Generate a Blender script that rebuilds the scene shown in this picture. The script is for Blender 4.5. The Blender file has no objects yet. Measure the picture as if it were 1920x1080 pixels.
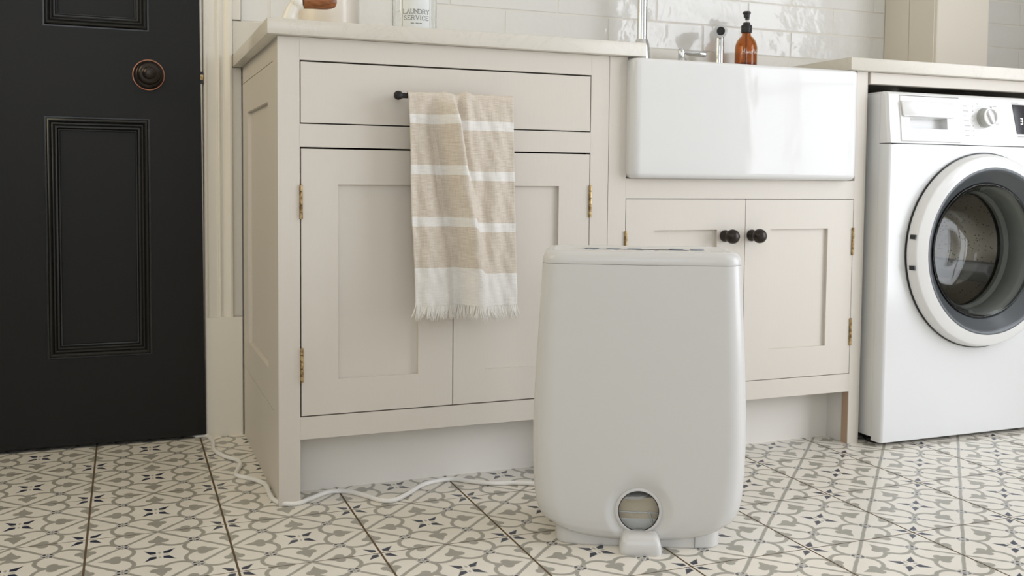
import bpy, bmesh, math, random
from mathutils import Vector, Matrix
random.seed(7)
C = bpy.context.scene.collection
sc = bpy.context.scene
PI = math.pi

# ------------------------------------------------------------------ camera
R_right = Vector((0.9299782153881597, -0.36749836447262885, 0.009245053455571793))
R_down = Vector((-0.01124933015790409, -0.05358613400295943, -0.9984998642031031))
R_fwd = Vector((0.36744247369411714, 0.9284791211182725, -0.053968047704065374))
CAM = Vector((-0.26671269, -1.84018726, 0.60944074))
cam = bpy.data.cameras.new('camera')
camo = bpy.data.objects.new('camera', cam)
C.objects.link(camo)
m = Matrix.Identity(4)
for i in range(3):
    m[i][0] = R_right[i]; m[i][1] = -R_down[i]; m[i][2] = -R_fwd[i]; m[i][3] = CAM[i]
camo.matrix_world = m
cam.sensor_fit = 'HORIZONTAL'; cam.sensor_width = 36
cam.lens = 1852.19 / 1920 * 36
cam.shift_y = -100.05 / 1920
cam.clip_start = 0.02
cam.dof.use_dof = True
cam.dof.focus_distance = 1.75
cam.dof.aperture_fstop = 9.0
sc.camera = camo

# ------------------------------------------------------------------ light and exposure
sc.view_settings.view_transform = 'Standard'
sc.view_settings.look = 'None'
sc.view_settings.gamma = 1
sc.view_settings.use_curve_mapping = False
sc.view_settings.exposure = -0.11
w = bpy.data.worlds.new('sky'); sc.world = w
w.use_nodes = True
w.node_tree.nodes['Background'].inputs[0].default_value = (0.85, 0.92, 1.0, 1)
w.node_tree.nodes['Background'].inputs[1].default_value = 0.04

def area(name, loc, target, sx, sy, power, col=(1, 1, 1)):
    l = bpy.data.lights.new(name, 'AREA'); l.shape = 'RECTANGLE'; l.size = sx; l.size_y = sy
    l.energy = power; l.color = col
    o = bpy.data.objects.new(name, l); C.objects.link(o)
    d = Vector(target) - Vector(loc)
    o.rotation_euler = d.to_track_quat('-Z', 'Y').to_euler(); o.location = loc
    return o
# daylight through the glazed doors in the right wall; added fill lights, cool behind the camera and warm on the left
area('garden_door_daylight', (2.66, -1.55, 1.05), (1.0, -1.55, 1.05), 1.7, 1.8, 60, (0.895, 0.93, 1.0))
area('rear_fill_light', (-.6, -3.16, 1.5), (-.6, 0.0, 1.2), 1.0, 1.2, 15.0, (0.885, 0.935, 1.0))
area('left_fill_light', (-1.36, -.1, 1.6), (1.0, -.1, 1.2), 0.8, 0.8, 10.5, (1.0, 0.86, 0.58))

# ------------------------------------------------------------------ material helpers
class E:
    def __init__(s, nt, k): s.nt = nt; s.k = k
    def op(s, o, *a):
        n = s.nt.nodes.new('ShaderNodeMath'); n.operation = o
        for i, x in enumerate((s,) + a):
            if isinstance(x, E): s.nt.links.new(x.k, n.inputs[i])
            else: n.inputs[i].default_value = x
        return E(s.nt, n.outputs[0])
    def __add__(s, o): return s.op('ADD', o)
    __radd__ = __add__
    def __sub__(s, o): return s.op('SUBTRACT', o)
    def __rsub__(s, o): return (s * -1.0) + o
    def __mul__(s, o): return s.op('MULTIPLY', o)
    __rmul__ = __mul__
    def lt(s, o): return s.op('LESS_THAN', o)
    def gt(s, o): return s.op('GREATER_THAN', o)
    def mn(s, o): return s.op('MINIMUM', o)
    def mx(s, o): return s.op('MAXIMUM', o)
    def abs(s): return s.op('ABSOLUTE')
    def sqrt(s): return s.op('SQRT')
    def frac(s): return s.op('FRACT')
    def sel(s, a, b): return (a - b) * s + b      # s?a:b

def mat(name, col, rough=0.5, metal=0.0, **k):
    m = bpy.data.materials.new(name); m.use_nodes = True
    b = m.node_tree.nodes['Principled BSDF']
    b.inputs['Base Color'].default_value = (*col, 1)
    b.inputs['Roughness'].default_value = rough
    b.inputs['Metallic'].default_value = metal
    for n, v in k.items():
        b.inputs[n.replace('_', ' ')].default_value = v
    m.diffuse_color = (*col, 1)
    return m
def nodes(m): return m.node_tree, m.node_tree.nodes['Principled BSDF']
def noise(nt, scale, detail=3, vec=None, dist=0.0, rough=0.5):
    n = nt.nodes.new('ShaderNodeTexNoise')
    n.inputs['Scale'].default_value = scale; n.inputs['Detail'].default_value = detail
    n.inputs['Distortion'].default_value = dist; n.inputs['Roughness'].default_value = rough
    if vec: nt.links.new(vec, n.inputs['Vector'])
    return n
def coord(nt, kind='Object', scale=None):
    t = nt.nodes.new('ShaderNodeTexCoord').outputs[kind]
    if scale:
        mp = nt.nodes.new('ShaderNodeMapping'); mp.inputs['Scale'].default_value = scale
        nt.links.new(t, mp.inputs[0]); t = mp.outputs[0]
    return t
def bump(m, height, strength, dist=0.001):
    nt, b = nodes(m)
    n = nt.nodes.new('ShaderNodeBump'); n.inputs['Strength'].default_value = strength
    n.inputs['Distance'].default_value = dist
    nt.links.new(height, n.inputs['Height']); nt.links.new(n.outputs[0], b.inputs['Normal'])
def ramp(nt, fac, stops):
    r = nt.nodes.new('ShaderNodeValToRGB')
    e = r.color_ramp.elements
    e[0].position, e[0].color = stops[0][0], (*stops[0][1], 1)
    e[1].position, e[1].color = stops[1][0], (*stops[1][1], 1)
    for p, c in stops[2:]:
        x = e.new(p); x.color = (*c, 1)
    nt.links.new(fac, r.inputs[0]); return r.outputs[0]
def mixc(nt, fac, a, b):
    n = nt.nodes.new('ShaderNodeMix'); n.data_type = 'RGBA'
    nt.links.new(fac, n.inputs[0])
    for i, x in ((6, a), (7, b)):
        if isinstance(x, tuple): n.inputs[i].default_value = (*x, 1)
        else: nt.links.new(x, n.inputs[i])
    return n.outputs[2]
def srgb(r, g, b):
    f = lambda c: (c / 255 / 12.92) if c <= 10 else ((c / 255 + 0.055) / 1.055) ** 2.4
    return (f(r), f(g), f(b))

M = {}
# painted joinery: satin paint with faint brush relief
def paint(name, col, rough, s=0.06):
    m = mat(name, col, rough)
    nt, b = nodes(m)
    bump(m, noise(nt, 60, 4, coord(nt, 'Object', (4, 4, 0.6))).outputs[0], s, 0.002)
    return m
M['cab'] = paint('cabinet_paint', srgb(221, 214, 204), 0.42)
M['cabgap'] = mat('cabinet_inside', srgb(70, 62, 52), 0.8)
M['kick'] = paint('plinth_board_paint', srgb(239, 235, 228), 0.5)
M['trimp'] = paint('trim_paint', srgb(238, 233, 222), 0.4)
M['rawedge'] = mat('worn_edge_wood', srgb(188, 160, 135), 0.7)
M['black'] = paint('black_door_paint', srgb(20, 20, 19), 0.42, 0.10)
for k_ in ('black',):
    nodes(M[k_])[1].inputs['Specular IOR Level'].default_value = 0.28
M['moulding'] = paint('black_moulding_paint', srgb(26, 27, 26), 0.27, 0.05)
M['wallp'] = mat('plaster', srgb(228, 227, 224), 0.8)
M['ceil'] = mat('ceiling_paint', srgb(238, 236, 232), 0.9)
M['boxp'] = paint('boxing_paint', srgb(226, 219, 206), 0.5)
M['grout'] = mat('wall_grout', srgb(236, 232, 224), 0.9)
M['fgrout'] = mat('floor_grout', srgb(98, 80, 58), 0.95)
# glazed hand made wall tile
m = mat('glazed_wall_tile', srgb(234, 233, 229), 0.07, IOR=1.5)
nt, b = nodes(m)
oi = nt.nodes.new('ShaderNodeObjectInfo')
geo = nt.nodes.new('ShaderNodeNewGeometry')
add = nt.nodes.new('ShaderNodeVectorMath'); add.operation = 'ADD'
mp = nt.nodes.new('ShaderNodeVectorMath'); mp.operation = 'SCALE'; mp.inputs[3].default_value = 1.0
nt.links.new(oi.outputs['Random'], mp.inputs[0])
nt.links.new(geo.outputs['Position'], add.inputs[0]); nt.links.new(mp.outputs[0], add.inputs[1])
n1 = noise(nt, 11, 3, add.outputs[0], 0.3, 0.5)
bump(m, n1.outputs[0], 0.55, 0.008)
M['tile'] = m
# stone worktop
m = mat('pale_stone', srgb(222, 216, 204), 0.25)
nt, b = nodes(m)
n1 = noise(nt, 7, 8, coord(nt, 'Object'), 1.6, 0.62)
c = ramp(nt, n1.outputs[0], [(0.0, srgb(222, 217, 206)), (0.485, srgb(222, 217, 206)), (0.5, srgb(215, 210, 199)), (0.51, srgb(222, 217, 206)), (1.0, srgb(226, 222, 213))])
n2 = noise(nt, 60, 4, coord(nt, 'Object'))
c2 = mixc(nt, (E(nt, n2.outputs[0]) * 0.25).k, c, srgb(208, 201, 188))
nt.links.new(c2, b.inputs['Base Color'])
M['stone'] = m
M['ceramic'] = mat('white_fireclay', srgb(232, 232, 231), 0.09)
nt, b = nodes(M['ceramic']); b.inputs['Specular IOR Level'].default_value = 0.36
bump(M['ceramic'], noise(nt, 9, 2, coord(nt, 'Object', (1.6, 1.6, .8)), 0.2, 0.5).outputs[0], 0.22, 0.005)
M['chrome'] = mat('chrome', (0.66, 0.67, 0.68), 0.05, 1.0)
M['brass'] = mat('aged_brass', srgb(176, 142, 92), 0.35, 1.0)
nt, b = nodes(M['brass'])
c = ramp(nt, noise(nt, 130, 3, coord(nt)).outputs[0], [(0.35, srgb(126, 102, 66)), (0.62, srgb(200, 176, 132))])
nt.links.new(c, b.inputs['Base Color'])
M['bronze'] = mat('dark_bronze', srgb(60, 54, 51), 0.30, 0.8)
M['copper'] = mat('worn_copper_rim', srgb(176, 128, 106), 0.3, 1.0)
M['iron'] = mat('matt_black_iron', srgb(34, 32, 31), 0.5, 0.3)
M['plastic'] = mat('white_plastic', srgb(218, 217, 215), 0.25)
M['plastic2'] = mat('white_plastic_gloss', srgb(236, 236, 235), 0.16)
M['enamel'] = mat('white_enamel', srgb(230, 231, 231), 0.14)
M['washside'] = mat('washer_side_grey', srgb(238, 238, 235), 0.35)
M['dialgrey'] = mat('dial_grey', srgb(176, 178, 172), 0.3, 0.4)
M['ringgrey'] = mat('grey_door_ring', srgb(82, 86, 89), 0.32, 0.2)
M['steel'] = mat('drum_steel', srgb(205, 200, 192), 0.28, 1.0)
nt, b = nodes(M['steel'])
vo = nt.nodes.new('ShaderNodeTexVoronoi'); vo.inputs['Scale'].default_value = 110
nt.links.new(coord(nt), vo.inputs['Vector'])
c = ramp(nt, vo.outputs['Distance'], [(0.14, (0.06, 0.06, 0.06)), (0.22, srgb(205, 200, 192))])
nt.links.new(c, b.inputs['Base Color'])
M['rubber'] = mat('grey_gasket', srgb(140, 142, 136), 0.5)
M['dark'] = mat('dark_plastic', srgb(28, 28, 30), 0.4)
M['display'] = mat('display_glass', srgb(30, 28, 38), 0.08)
m = mat('lit_digits', (1, 1, 1), 0.5); nt, b = nodes(m)
b.inputs['Emission Color'].default_value = (0.95, 0.98, 0.85, 1); b.inputs['Emission Strength'].default_value = 0.9
M['digits'] = m
M['print'] = mat('grey_print', srgb(120, 118, 114), 0.6)
M['printlight'] = mat('pale_grey_print', srgb(188, 188, 186), 0.6)
M['printblue'] = mat('blue_grey_print', srgb(130, 140, 155), 0.5)
M['printwhite'] = mat('white_print', srgb(244, 242, 238), 0.6)
M['labelpaper'] = mat('frosted_label', srgb(232, 235, 234), 0.5)
def glass(name, col, rough=0.0, ior=1.45):
    return mat(name, col, rough, Transmission_Weight=1.0, IOR=ior)
M['glass'] = glass('clear_glass', (0.97, 0.985, 0.98))
M['doorglass'] = glass('door_bowl_glass', (0.93, 0.95, 0.94), 0.0, 1.3)
M['amber'] = glass('amber_glass', srgb(208, 150, 84))
M['soap'] = glass('amber_soap', srgb(206, 140, 66), 0.1, 1.33)
M['cream'] = mat('cream_enamel', srgb(240, 232, 220), 0.2)
M['ivory'] = mat('ivory_enamel', srgb(240, 236, 226), 0.3)
M['cord'] = mat('white_cable', srgb(246, 244, 240), 0.4)
M['tank'] = mat('tank_plastic', srgb(236, 220, 194), 0.35)
nt, b = nodes(M['tank'])
# wood
m = mat('turned_wood', srgb(140, 84, 46), 0.35); nt, b = nodes(m)
n1 = noise(nt, 40, 5, coord(nt, 'Object', (1, 6, 6)), 1.0)
nt.links.new(ramp(nt, n1.outputs[0], [(0.3, srgb(104, 58, 30)), (0.7, srgb(168, 106, 60))]), b.inputs['Base Color'])
M['wood'] = m
# towel linen (UV.x across 0..1, UV.y metres down from the bar)
def towel_mat():
    m = mat('striped_linen', srgb(214, 198, 180), 0.9, Sheen_Weight=0.2)
    nt, b = nodes(m)
    uv = nt.nodes.new('ShaderNodeUVMap').outputs[0]
    sp = nt.nodes.new('ShaderNodeSeparateXYZ'); nt.links.new(uv, sp.inputs[0])
    u = E(nt, sp.outputs[0]); v = E(nt, sp.outputs[1]).abs()
    wht = v.gt(0.335)
    for a in (0.0452, 0.1405, 0.2385):
        wht = wht.mx(v.gt(a) * v.lt(a + 0.0178))
    mp = nt.nodes.new('ShaderNodeMapping'); mp.inputs['Scale'].default_value = (14, 800, 1)
    nt.links.new(uv, mp.inputs[0])
    n1 = noise(nt, 1.0, 3, mp.outputs[0])
    mp2 = nt.nodes.new('ShaderNodeMapping'); mp2.inputs['Scale'].default_value = (170, 40, 1)
    nt.links.new(uv, mp2.inputs[0])
    n2 = noise(nt, 1.0, 3, mp2.outputs[0])
    thread = E(nt, n1.outputs[0]) * 0.65 + E(nt, n2.outputs[0]) * 0.35
    lin = ramp(nt, thread.k, [(0.33, srgb(200, 186, 168)), (0.66, srgb(230, 221, 209))])
    whc = ramp(nt, thread.k, [(0.3, srgb(226, 222, 216)), (0.7, srgb(246, 244, 240))])
    nt.links.new(mixc(nt, wht.k, lin, whc), b.inputs['Base Color'])
    wv = (u * 500.0).op('SINE') * 0.5 + (v * 2400.0).op('SINE') * 0.5 + thread
    bump(m, wv.k, 0.25, 0.0008)
    return m
M['towel'] = towel_mat()
M['fringe'] = mat('white_cotton', srgb(240, 237, 231), 0.95)
# patterned encaustic floor tile, local coordinates in tile units
TP = 0.2248524
def floor_mat(name, world=False):
    m = mat(name, srgb(216, 208, 194), 0.3)
    nt, b = nodes(m)
    if world:
        geo = nt.nodes.new('ShaderNodeNewGeometry')
        mp = nt.nodes.new('ShaderNodeMapping'); mp.vector_type = 'TEXTURE'
        mp.inputs['Location'].default_value = (0.122626, -0.06277, 0)
        mp.inputs['Rotation'].default_value = (0, 0, math.radians(-0.2212))
        nt.links.new(geo.outputs['Position'], mp.inputs[0]); vec = mp.outputs[0]
    else:
        vec = nt.nodes.new('ShaderNodeTexCoord').outputs['Object']
    sp = nt.nodes.new('ShaderNodeSeparateXYZ'); nt.links.new(vec, sp.inputs[0])
    x = E(nt, sp.outputs[0]) * (1 / TP); y = E(nt, sp.outputs[1]) * (1 / TP)
    if world:
        x = x.frac() - 0.5; y = y.frac() - 0.5
    # hand-printed wobble
    n = noise(nt, 30, 2, vec)
    wob = (E(nt, n.outputs[0]) - 0.5) * 0.012
    x = x.abs() + wob; y = y.abs() + wob
    s = (x + y).gt(0.5)
    a = s.sel(0.5 - y, x); bb = s.sel(0.5 - x, y)
    A = a.mx(bb); B = a.mn(bb)
    def soft(v, k=140.0): return (v * k + 0.5).mx(0.0).mn(1.0)
    def dist(ca, cb): 
        da = A - ca; db = B - cb
        return (da * da + db * db).sqrt()
    line = soft(0.0135 - (0.5 - A - B) * 0.7071)
    hub = soft(0.046 - dist(0.25, 0.25))
    lobe = soft(0.0155 - (dist(0.295, 0.12) - 0.121).abs()) * A.lt(0.285)
    club = soft(0.037 - dist(0.296, 0.036))
    tip = soft(((0.415 - A) * 0.5 - B).mn(A - 0.28))
    stem = soft((0.0165 - B).mn(A - 0.2).mn(0.31 - A))
    S = (A + B) * 0.7071; T = (A - B) * 0.7071
    kite = soft(((A - 0.022) * 0.5).mn((0.066 - A) * 0.7) - B) * 0.8
    grey = line.mx(hub).mx(lobe).mx(club).mx(tip).mx(stem).mx(kite)
    d1 = dist(0.226, 0.226).mn(dist(0.274, 0.226))
    halo = soft(0.0205 - d1)
    dots = soft(0.0135 - d1)
    petal = soft(((S - 0.035) * 0.7 + 0.009).mn((0.152 - S) * 0.33).mn(S - 0.035) - T)
    navy = dots.mx(petal)
    n2 = noise(nt, 35, 5, vec)
    oi = nt.nodes.new('ShaderNodeObjectInfo')
    base = mixc(nt, n2.outputs[0], srgb(233, 227, 215), srgb(242, 237, 227))
    gcol = mixc(nt, n2.outputs[0], srgb(158, 155, 144), srgb(172, 169, 159))
    c = mixc(nt, grey.k, base, gcol)
    c = mixc(nt, halo.k, c, srgb(226, 222, 214))
    c = mixc(nt, navy.k, c, srgb(50, 56, 72))
    nt.links.new(c, b.inputs['Base Color'])
    return m
M['ftile'] = floor_mat('patterned_floor_tile')

# ------------------------------------------------------------------ mesh helpers
def box(bm, x0, x1, y0, y1, z0, z1, bev=0.0, seg=1):
    vs = [bm.verts.new((x, y, z)) for x in (x0, x1) for y in (y0, y1) for z in (z0, z1)]
    fs = [(0, 1, 3, 2), (4, 6, 7, 5), (0, 4, 5, 1), (2, 3, 7, 6), (0, 2, 6, 4), (1, 5, 7, 3)]
    fa = [bm.faces.new([vs[i] for i in f]) for f in fs]
    if bev > 0:
        es = list({e for f in fa for e in f.edges})
        bmesh.ops.bevel(bm, geom=es, offset=bev, segments=seg, profile=0.5, affect='EDGES')
    return vs
def prism(bm, pts, axis, a, b, bev=0.0):
    """closed polygon pts in the two other axes (cyclic order x,y,z without axis), extruded along axis from a to b"""
    def mk(p, t):
        return {'x': (t, p[0], p[1]), 'y': (p[0], t, p[1]), 'z': (p[0], p[1], t)}[axis]
    v0 = [bm.verts.new(mk(p, a)) for p in pts]; v1 = [bm.verts.new(mk(p, b)) for p in pts]
    n = len(pts)
    fa = [bm.faces.new(v0), bm.faces.new(v1[::-1])]
    for i in range(n):
        j = (i + 1) % n
        fa.append(bm.faces.new((v0[j], v0[i], v1[i], v1[j])))
    if bev > 0:
        es = list({e for f in fa for e in f.edges})
        bmesh.ops.bevel(bm, geom=es, offset=bev, segments=2, profile=0.5, affect='EDGES')
def lathe(bm, prof, seg=32, mtx=None, close=False, cap=True):
    """prof = [(r, h)] about local Z"""
    rings = []
    for r, h in prof:
        if r < 1e-6:
            rings.append([bm.verts.new((0, 0, h))])
        else:
            rings.append([bm.verts.new((r * math.cos(2 * PI * i / seg), r * math.sin(2 * PI * i / seg), h)) for i in range(seg)])
    nv = [v for r in rings for v in r]
    pairs = list(zip(rings, rings[1:]))
    if close: pairs.append((rings[-1], rings[0]))
    for A, B in pairs:
        if len(A) == 1 and len(B) == 1: continue
        for i in range(seg):
            j = (i + 1) % seg
            if len(A) == 1: bm.faces.new((A[0], B[i], B[j]))
            elif len(B) == 1: bm.faces.new((A[j], A[i], B[0]))
            else: bm.faces.new((A[i], B[i], B[j], A[j])[::-1])
    if cap and not close:
        if len(rings[0]) > 1: bm.faces.new(rings[0][::-1])
        if len(rings[-1]) > 1: bm.faces.new(rings[-1])
    if mtx: bmesh.ops.transform(bm, matrix=mtx, verts=nv)
    return nv
def tube(bm, pts, r, seg=10, cap=True):
    pts = [Vector(p) for p in pts]; n = len(pts)
    rr = r if isinstance(r, (list, tuple)) else [r] * n
    prev = None; rings = []
    for i, p in enumerate(pts):
        t = (pts[min(i + 1, n - 1)] - pts[max(i - 1, 0)]).normalized()
        if prev is None:
            a = Vector((0, 0, 1)) if abs(t.z) < 0.9 else Vector((1, 0, 0))
            u = t.cross(a).normalized()
        else:
            u = (prev - t * prev.dot(t)).normalized()
        prev = u; v = t.cross(u)
        rings.append([bm.verts.new(p + (u * math.cos(2 * PI * k / seg) + v * math.sin(2 * PI * k / seg)) * rr[i]) for k in range(seg)])
    for A, B in zip(rings, rings[1:]):
        for k in range(seg):
            j = (k + 1) % seg
            bm.faces.new((A[k], A[j], B[j], B[k]))
    if cap:
        bm.faces.new(rings[0][::-1]); bm.faces.new(rings[-1])
def catmull(pts, n=8):
    pts = [Vector(p) for p in pts]; out = []
    for i in range(len(pts) - 1):
        p0, p1, p2, p3 = pts[max(i - 1, 0)], pts[i], pts[i + 1], pts[min(i + 2, len(pts) - 1)]
        for k in range(n):
            t = k / n
            out.append(0.5 * ((2 * p1) + (p2 - p0) * t + (2 * p0 - 5 * p1 + 4 * p2 - p3) * t * t + (3 * p1 - p0 - 3 * p2 + p3) * t ** 3))
    out.append(pts[-1]); return out
def frame_profile(bm, x0, x1, z0, z1, prof, y):
    """sweep a moulding profile [(inset, height)] round a rectangle in XZ, height towards -Y from y"""
    rings = []
    for ins, h in prof:
        rings.append([bm.verts.new(p) for p in ((x0 + ins, y - h, z0 + ins), (x1 - ins, y - h, z0 + ins), (x1 - ins, y - h, z1 - ins), (x0 + ins, y - h, z1 - ins))])
    for A, B in zip(rings, rings[1:]):
        for i in range(4):
            j = (i + 1) % 4
            bm.faces.new((A[i], A[j], B[j], B[i]))
    return rings
AX_Y = Matrix(((1, 0, 0, 0), (0, 0, -1, 0), (0, 1, 0, 0), (0, 0, 0, 1)))   # local +Z -> world -Y
def at(x, y, z, rot=None):
    return Matrix.Translation((x, y, z)) @ (rot if rot else Matrix.Identity(4))

BASE = {}
def link(name, bm, material, parent=None, smooth=False, angle=0.6, local=False):
    bmesh.ops.recalc_face_normals(bm, faces=bm.faces[:])
    me = bpy.data.meshes.new(name)
    if parent is not None and not local:
        mt = BASE.get(parent.name)
        if mt is not None: bmesh.ops.transform(bm, matrix=mt.inverted(), verts=bm.verts[:])
    if smooth:
        for f in bm.faces: f.smooth = True
        for e in bm.edges:
            if len(e.link_faces) == 2 and e.calc_face_angle(0) > angle: e.smooth = False
    bm.to_mesh(me); bm.free()
    me.materials.append(material)
    o = bpy.data.objects.new(name, me); C.objects.link(o)
    if parent is not None:
        o.parent = parent
        if parent.name in BASE: BASE[o.name] = BASE[parent.name]
    return o
def tag(o, label=None, cat=None, group=None, kind=None):
    if label: o['label'] = label
    if cat: o['category'] = cat
    if group: o['group'] = group
    if kind: o['kind'] = kind
    return o
def thing(name, label, cat, loc=(0, 0, 0), rotz=0.0, group=None, kind=None):
    o = bpy.data.objects.new(name, None); o.empty_display_size = 0.05
    C.objects.link(o); o.location = loc; o.rotation_euler = (0, 0, rotz)
    BASE[o.name] = Matrix.Translation(loc) @ Matrix.Rotation(rotz, 4, 'Z')
    return tag(o, label, cat, group, kind)
def struct(name, bm, material, label, cat, **k):
    return tag(link(name, bm, material, **k), label, cat, kind='structure')
NB = bmesh.new
def B1(*a, **k):
    bm = NB(); box(bm, *a, **k); return bm

# ------------------------------------------------------------------ stroke lettering
GL = {
 'L': [[(0, 1), (0, 0), (.6, 0), (.6, .22)], [(-.12, 1), (.14, 1)], [(-.12, 0), (.1, 0)]],
 'A': [[(0, 0), (.36, 1), (.74, 0)], [(.13, .35), (.6, .35)], [(-.12, 0), (.12, 0)], [(.6, 0), (.86, 0)]],
 'U': [[(0, 1), (0, .3), (.1, .06), (.35, 0), (.6, .06), (.7, .3), (.7, 1)], [(-.12, 1), (.14, 1)], [(.56, 1), (.82, 1)]],
 'N': [[(0, 0), (0, 1), (.7, 0), (.7, 1)], [(-.12, 0), (.12, 0)], [(.58, 1), (.82, 1)], [(-.14, 1), (0, 1)]],
 'D': [[(0, 0), (0, 1), (.38, 1), (.64, .8), (.7, .5), (.64, .2), (.38, 0), (0, 0)], [(-.12, 1), (0, 1)], [(-.12, 0), (0, 0)]],
 'R': [[(0, 0), (0, 1), (.4, 1), (.58, .88), (.58, .64), (.4, .52), (0, .52)], [(.34, .52), (.66, 0), (.78, 0)], [(-.12, 1), (0, 1)], [(-.12, 0), (.12, 0)]],
 'Y': [[(0, 1), (.35, .48), (.7, 1)], [(.35, .48), (.35, 0)], [(-.1, 1), (.12, 1)], [(.58, 1), (.8, 1)], [(.22, 0), (.48, 0)]],
 'S': [[(.56, .76), (.5, .95), (.28, 1), (.08, .93), (.03, .75), (.16, .58), (.44, .46), (.58, .28), (.5, .06), (.27, 0), (.06, .06), (0, .26)]],
 'E': [[(.58, .8), (.58, 1), (0, 1), (0, 0), (.6, 0), (.6, .22)], [(0, .52), (.42, .52)], [(-.12, 1), (0, 1)], [(-.12, 0), (0, 0)]],
 'V': [[(0, 1), (.36, 0), (.72, 1)], [(-.12, 1), (.12, 1)], [(.6, 1), (.84, 1)]],
 'I': [[(.1, 0), (.1, 1)], [(-.03, 0), (.23, 0)], [(-.03, 1), (.23, 1)]],
 'C': [[(.66, .74), (.58, .94), (.38, 1), (.13, .9), (0, .5), (.13, .1), (.38, 0), (.6, .07), (.68, .26)]],
}
WID = {'I': .2, 'L': .62, 'E': .62, 'S': .6, 'R': .72}
def text_strokes(s, h, cx, cz, gap=0.3):
    tot = sum(WID.get(c, .72) if c != ' ' else .5 for c in s) + gap * (len(s) - 1)
    x = -tot / 2; out = []
    for c in s:
        for st in GL.get(c, []):
            out.append([(cx + (x + p[0]) * h, cz + (p[1] - .5) * h) for p in st])
        x += (WID.get(c, .72) if c != ' ' else .5) + gap
    return out
def ribbon(bm, strokes, wd, mapf):
    for st in strokes:
        # resample
        pts = []
        for a, b in zip(st, st[1:]):
            L = math.hypot(b[0] - a[0], b[1] - a[1]); k = max(1, int(L / (wd * 2.5)))
            for i in range(k): pts.append((a[0] + (b[0] - a[0]) * i / k, a[1] + (b[1] - a[1]) * i / k))
        pts.append(st[-1])
        prev = None
        for i, p in enumerate(pts):
            a = pts[max(i - 1, 0)]; b = pts[min(i + 1, len(pts) - 1)]
            dx, dz = b[0] - a[0], b[1] - a[1]; L = math.hypot(dx, dz) or 1
            nx, nz = -dz / L * wd / 2, dx / L * wd / 2
            cur = (bm.verts.new(mapf(p[0] + nx, p[1] + nz)), bm.verts.new(mapf(p[0] - nx, p[1] - nz)))
            if prev: bm.faces.new((prev[0], prev[1], cur[1], cur[0]))
            prev = cur

# ================================================================== ROOM
XL, XR, YR, YW, ZC = -1.35, 2.7, -3.2, 0.59, 2.4
floor = struct('floor', B1(XL - .1, XR + .1, YR - .1, 1.0, -0.06, -0.0003), M['fgrout'], 'grout bed of the patterned tiled floor', 'floor')
# floor tiles: one object each, mesh shared
def tile_mesh():
    bm = NB(); hx = TP / 2 - 0.0018; hy = TP / 2 - 0.0014
    box(bm, -hx, hx, -hy, hy, -0.0025, 0.0)
    top = [e for e in bm.edges if all(abs(v.co.z) < 1e-6 for v in e.verts)]
    bmesh.ops.bevel(bm, geom=top, offset=0.0002, segments=1, affect='EDGES')
    bmesh.ops.recalc_face_normals(bm, faces=bm.faces[:])
    me = bpy.data.meshes.new('floor_tile'); bm.to_mesh(me); bm.free(); me.materials.append(M['ftile']); return me
ftm = tile_mesh()
tr = math.radians(-0.2212)
far = NB()
for i in range(-8, 13):
    for j in range(-15, 3):
        ax, ay = i + .5, j + .5
        x = 0.122626 + TP * (ax * math.cos(tr) - ay * math.sin(tr))
        y = -0.06277 + TP * (ax * math.sin(tr) + ay * math.cos(tr))
        if x < XL - .1 or x > XR + .1 or y > .9: continue
        near = (-5 <= i <= 14 and -6 <= j <= 3)
        if near:
            o = bpy.data.objects.new('floor_tile', ftm); C.objects.link(o)
            o.parent = floor; o.location = (x, y, random.uniform(-.0000, .0001)); o.rotation_euler = (0, 0, tr)
        else:
            hx = TP / 2 - .0019; hy = TP / 2 - .0008
            box(far, x - hx, x + hx, y - hy, y + hy, -.0025, 0)
M['ftile2'] = floor_mat('patterned_floor_tile_far', world=True)
tag(link('far_tiles', far, M['ftile2'], floor), kind='stuff')

# back wall with the door opening
DX0, DX1, DH = -0.885, -0.0875, 1.98
bm = NB()
box(bm, XL, DX0, YW, YW + .12, 0, ZC); box(bm, DX0, DX1, YW, YW + .12, DH, ZC); box(bm, DX1, XR, YW, YW + .12, 0, ZC)
wall = struct('wall_back', bm, M['grout'], 'white back wall behind the cabinets, glazed tiles above the worktop', 'wall')
link('grout_bed', B1(.0002, XR - .001, .5834, .5902, .9785, 1.505), M['grout'], wall)
# glazed tiles, one object each
TY = 0.582; RH = 0.0752; Z0 = 0.9795
tcache = {}
def wtile(x0, x1, z0, z1):
    key = (round(x1 - x0, 4), round(z1 - z0, 4))
    if key not in tcache:
        bm = NB(); lx, lz = key
        box(bm, -lx / 2, lx / 2, -.0085, .006, -lz / 2, lz / 2)
        fr = [e for e in bm.edges if all(abs(v.co.y + .0085) < 1e-6 for v in e.verts)]
        bmesh.ops.bevel(bm, geom=fr, offset=0.0016, segments=2, affect='EDGES')
        bmesh.ops.recalc_face_normals(bm, faces=bm.faces[:])
        me = bpy.data.meshes.new('tile'); bm.to_mesh(me); bm.free(); me.materials.append(M['tile']); tcache[key] = me
        for f in me.polygons: f.use_smooth = False
    o = bpy.data.objects.new('tile', tcache[key]); C.objects.link(o); o.parent = wall
    o.location = ((x0 + x1) / 2, TY + .0085 + random.uniform(-.0004, .0004), (z0 + z1) / 2)
    o.rotation_euler = (random.uniform(-.008, .008), 0, random.uniform(-.004, .004))
    return o
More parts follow.
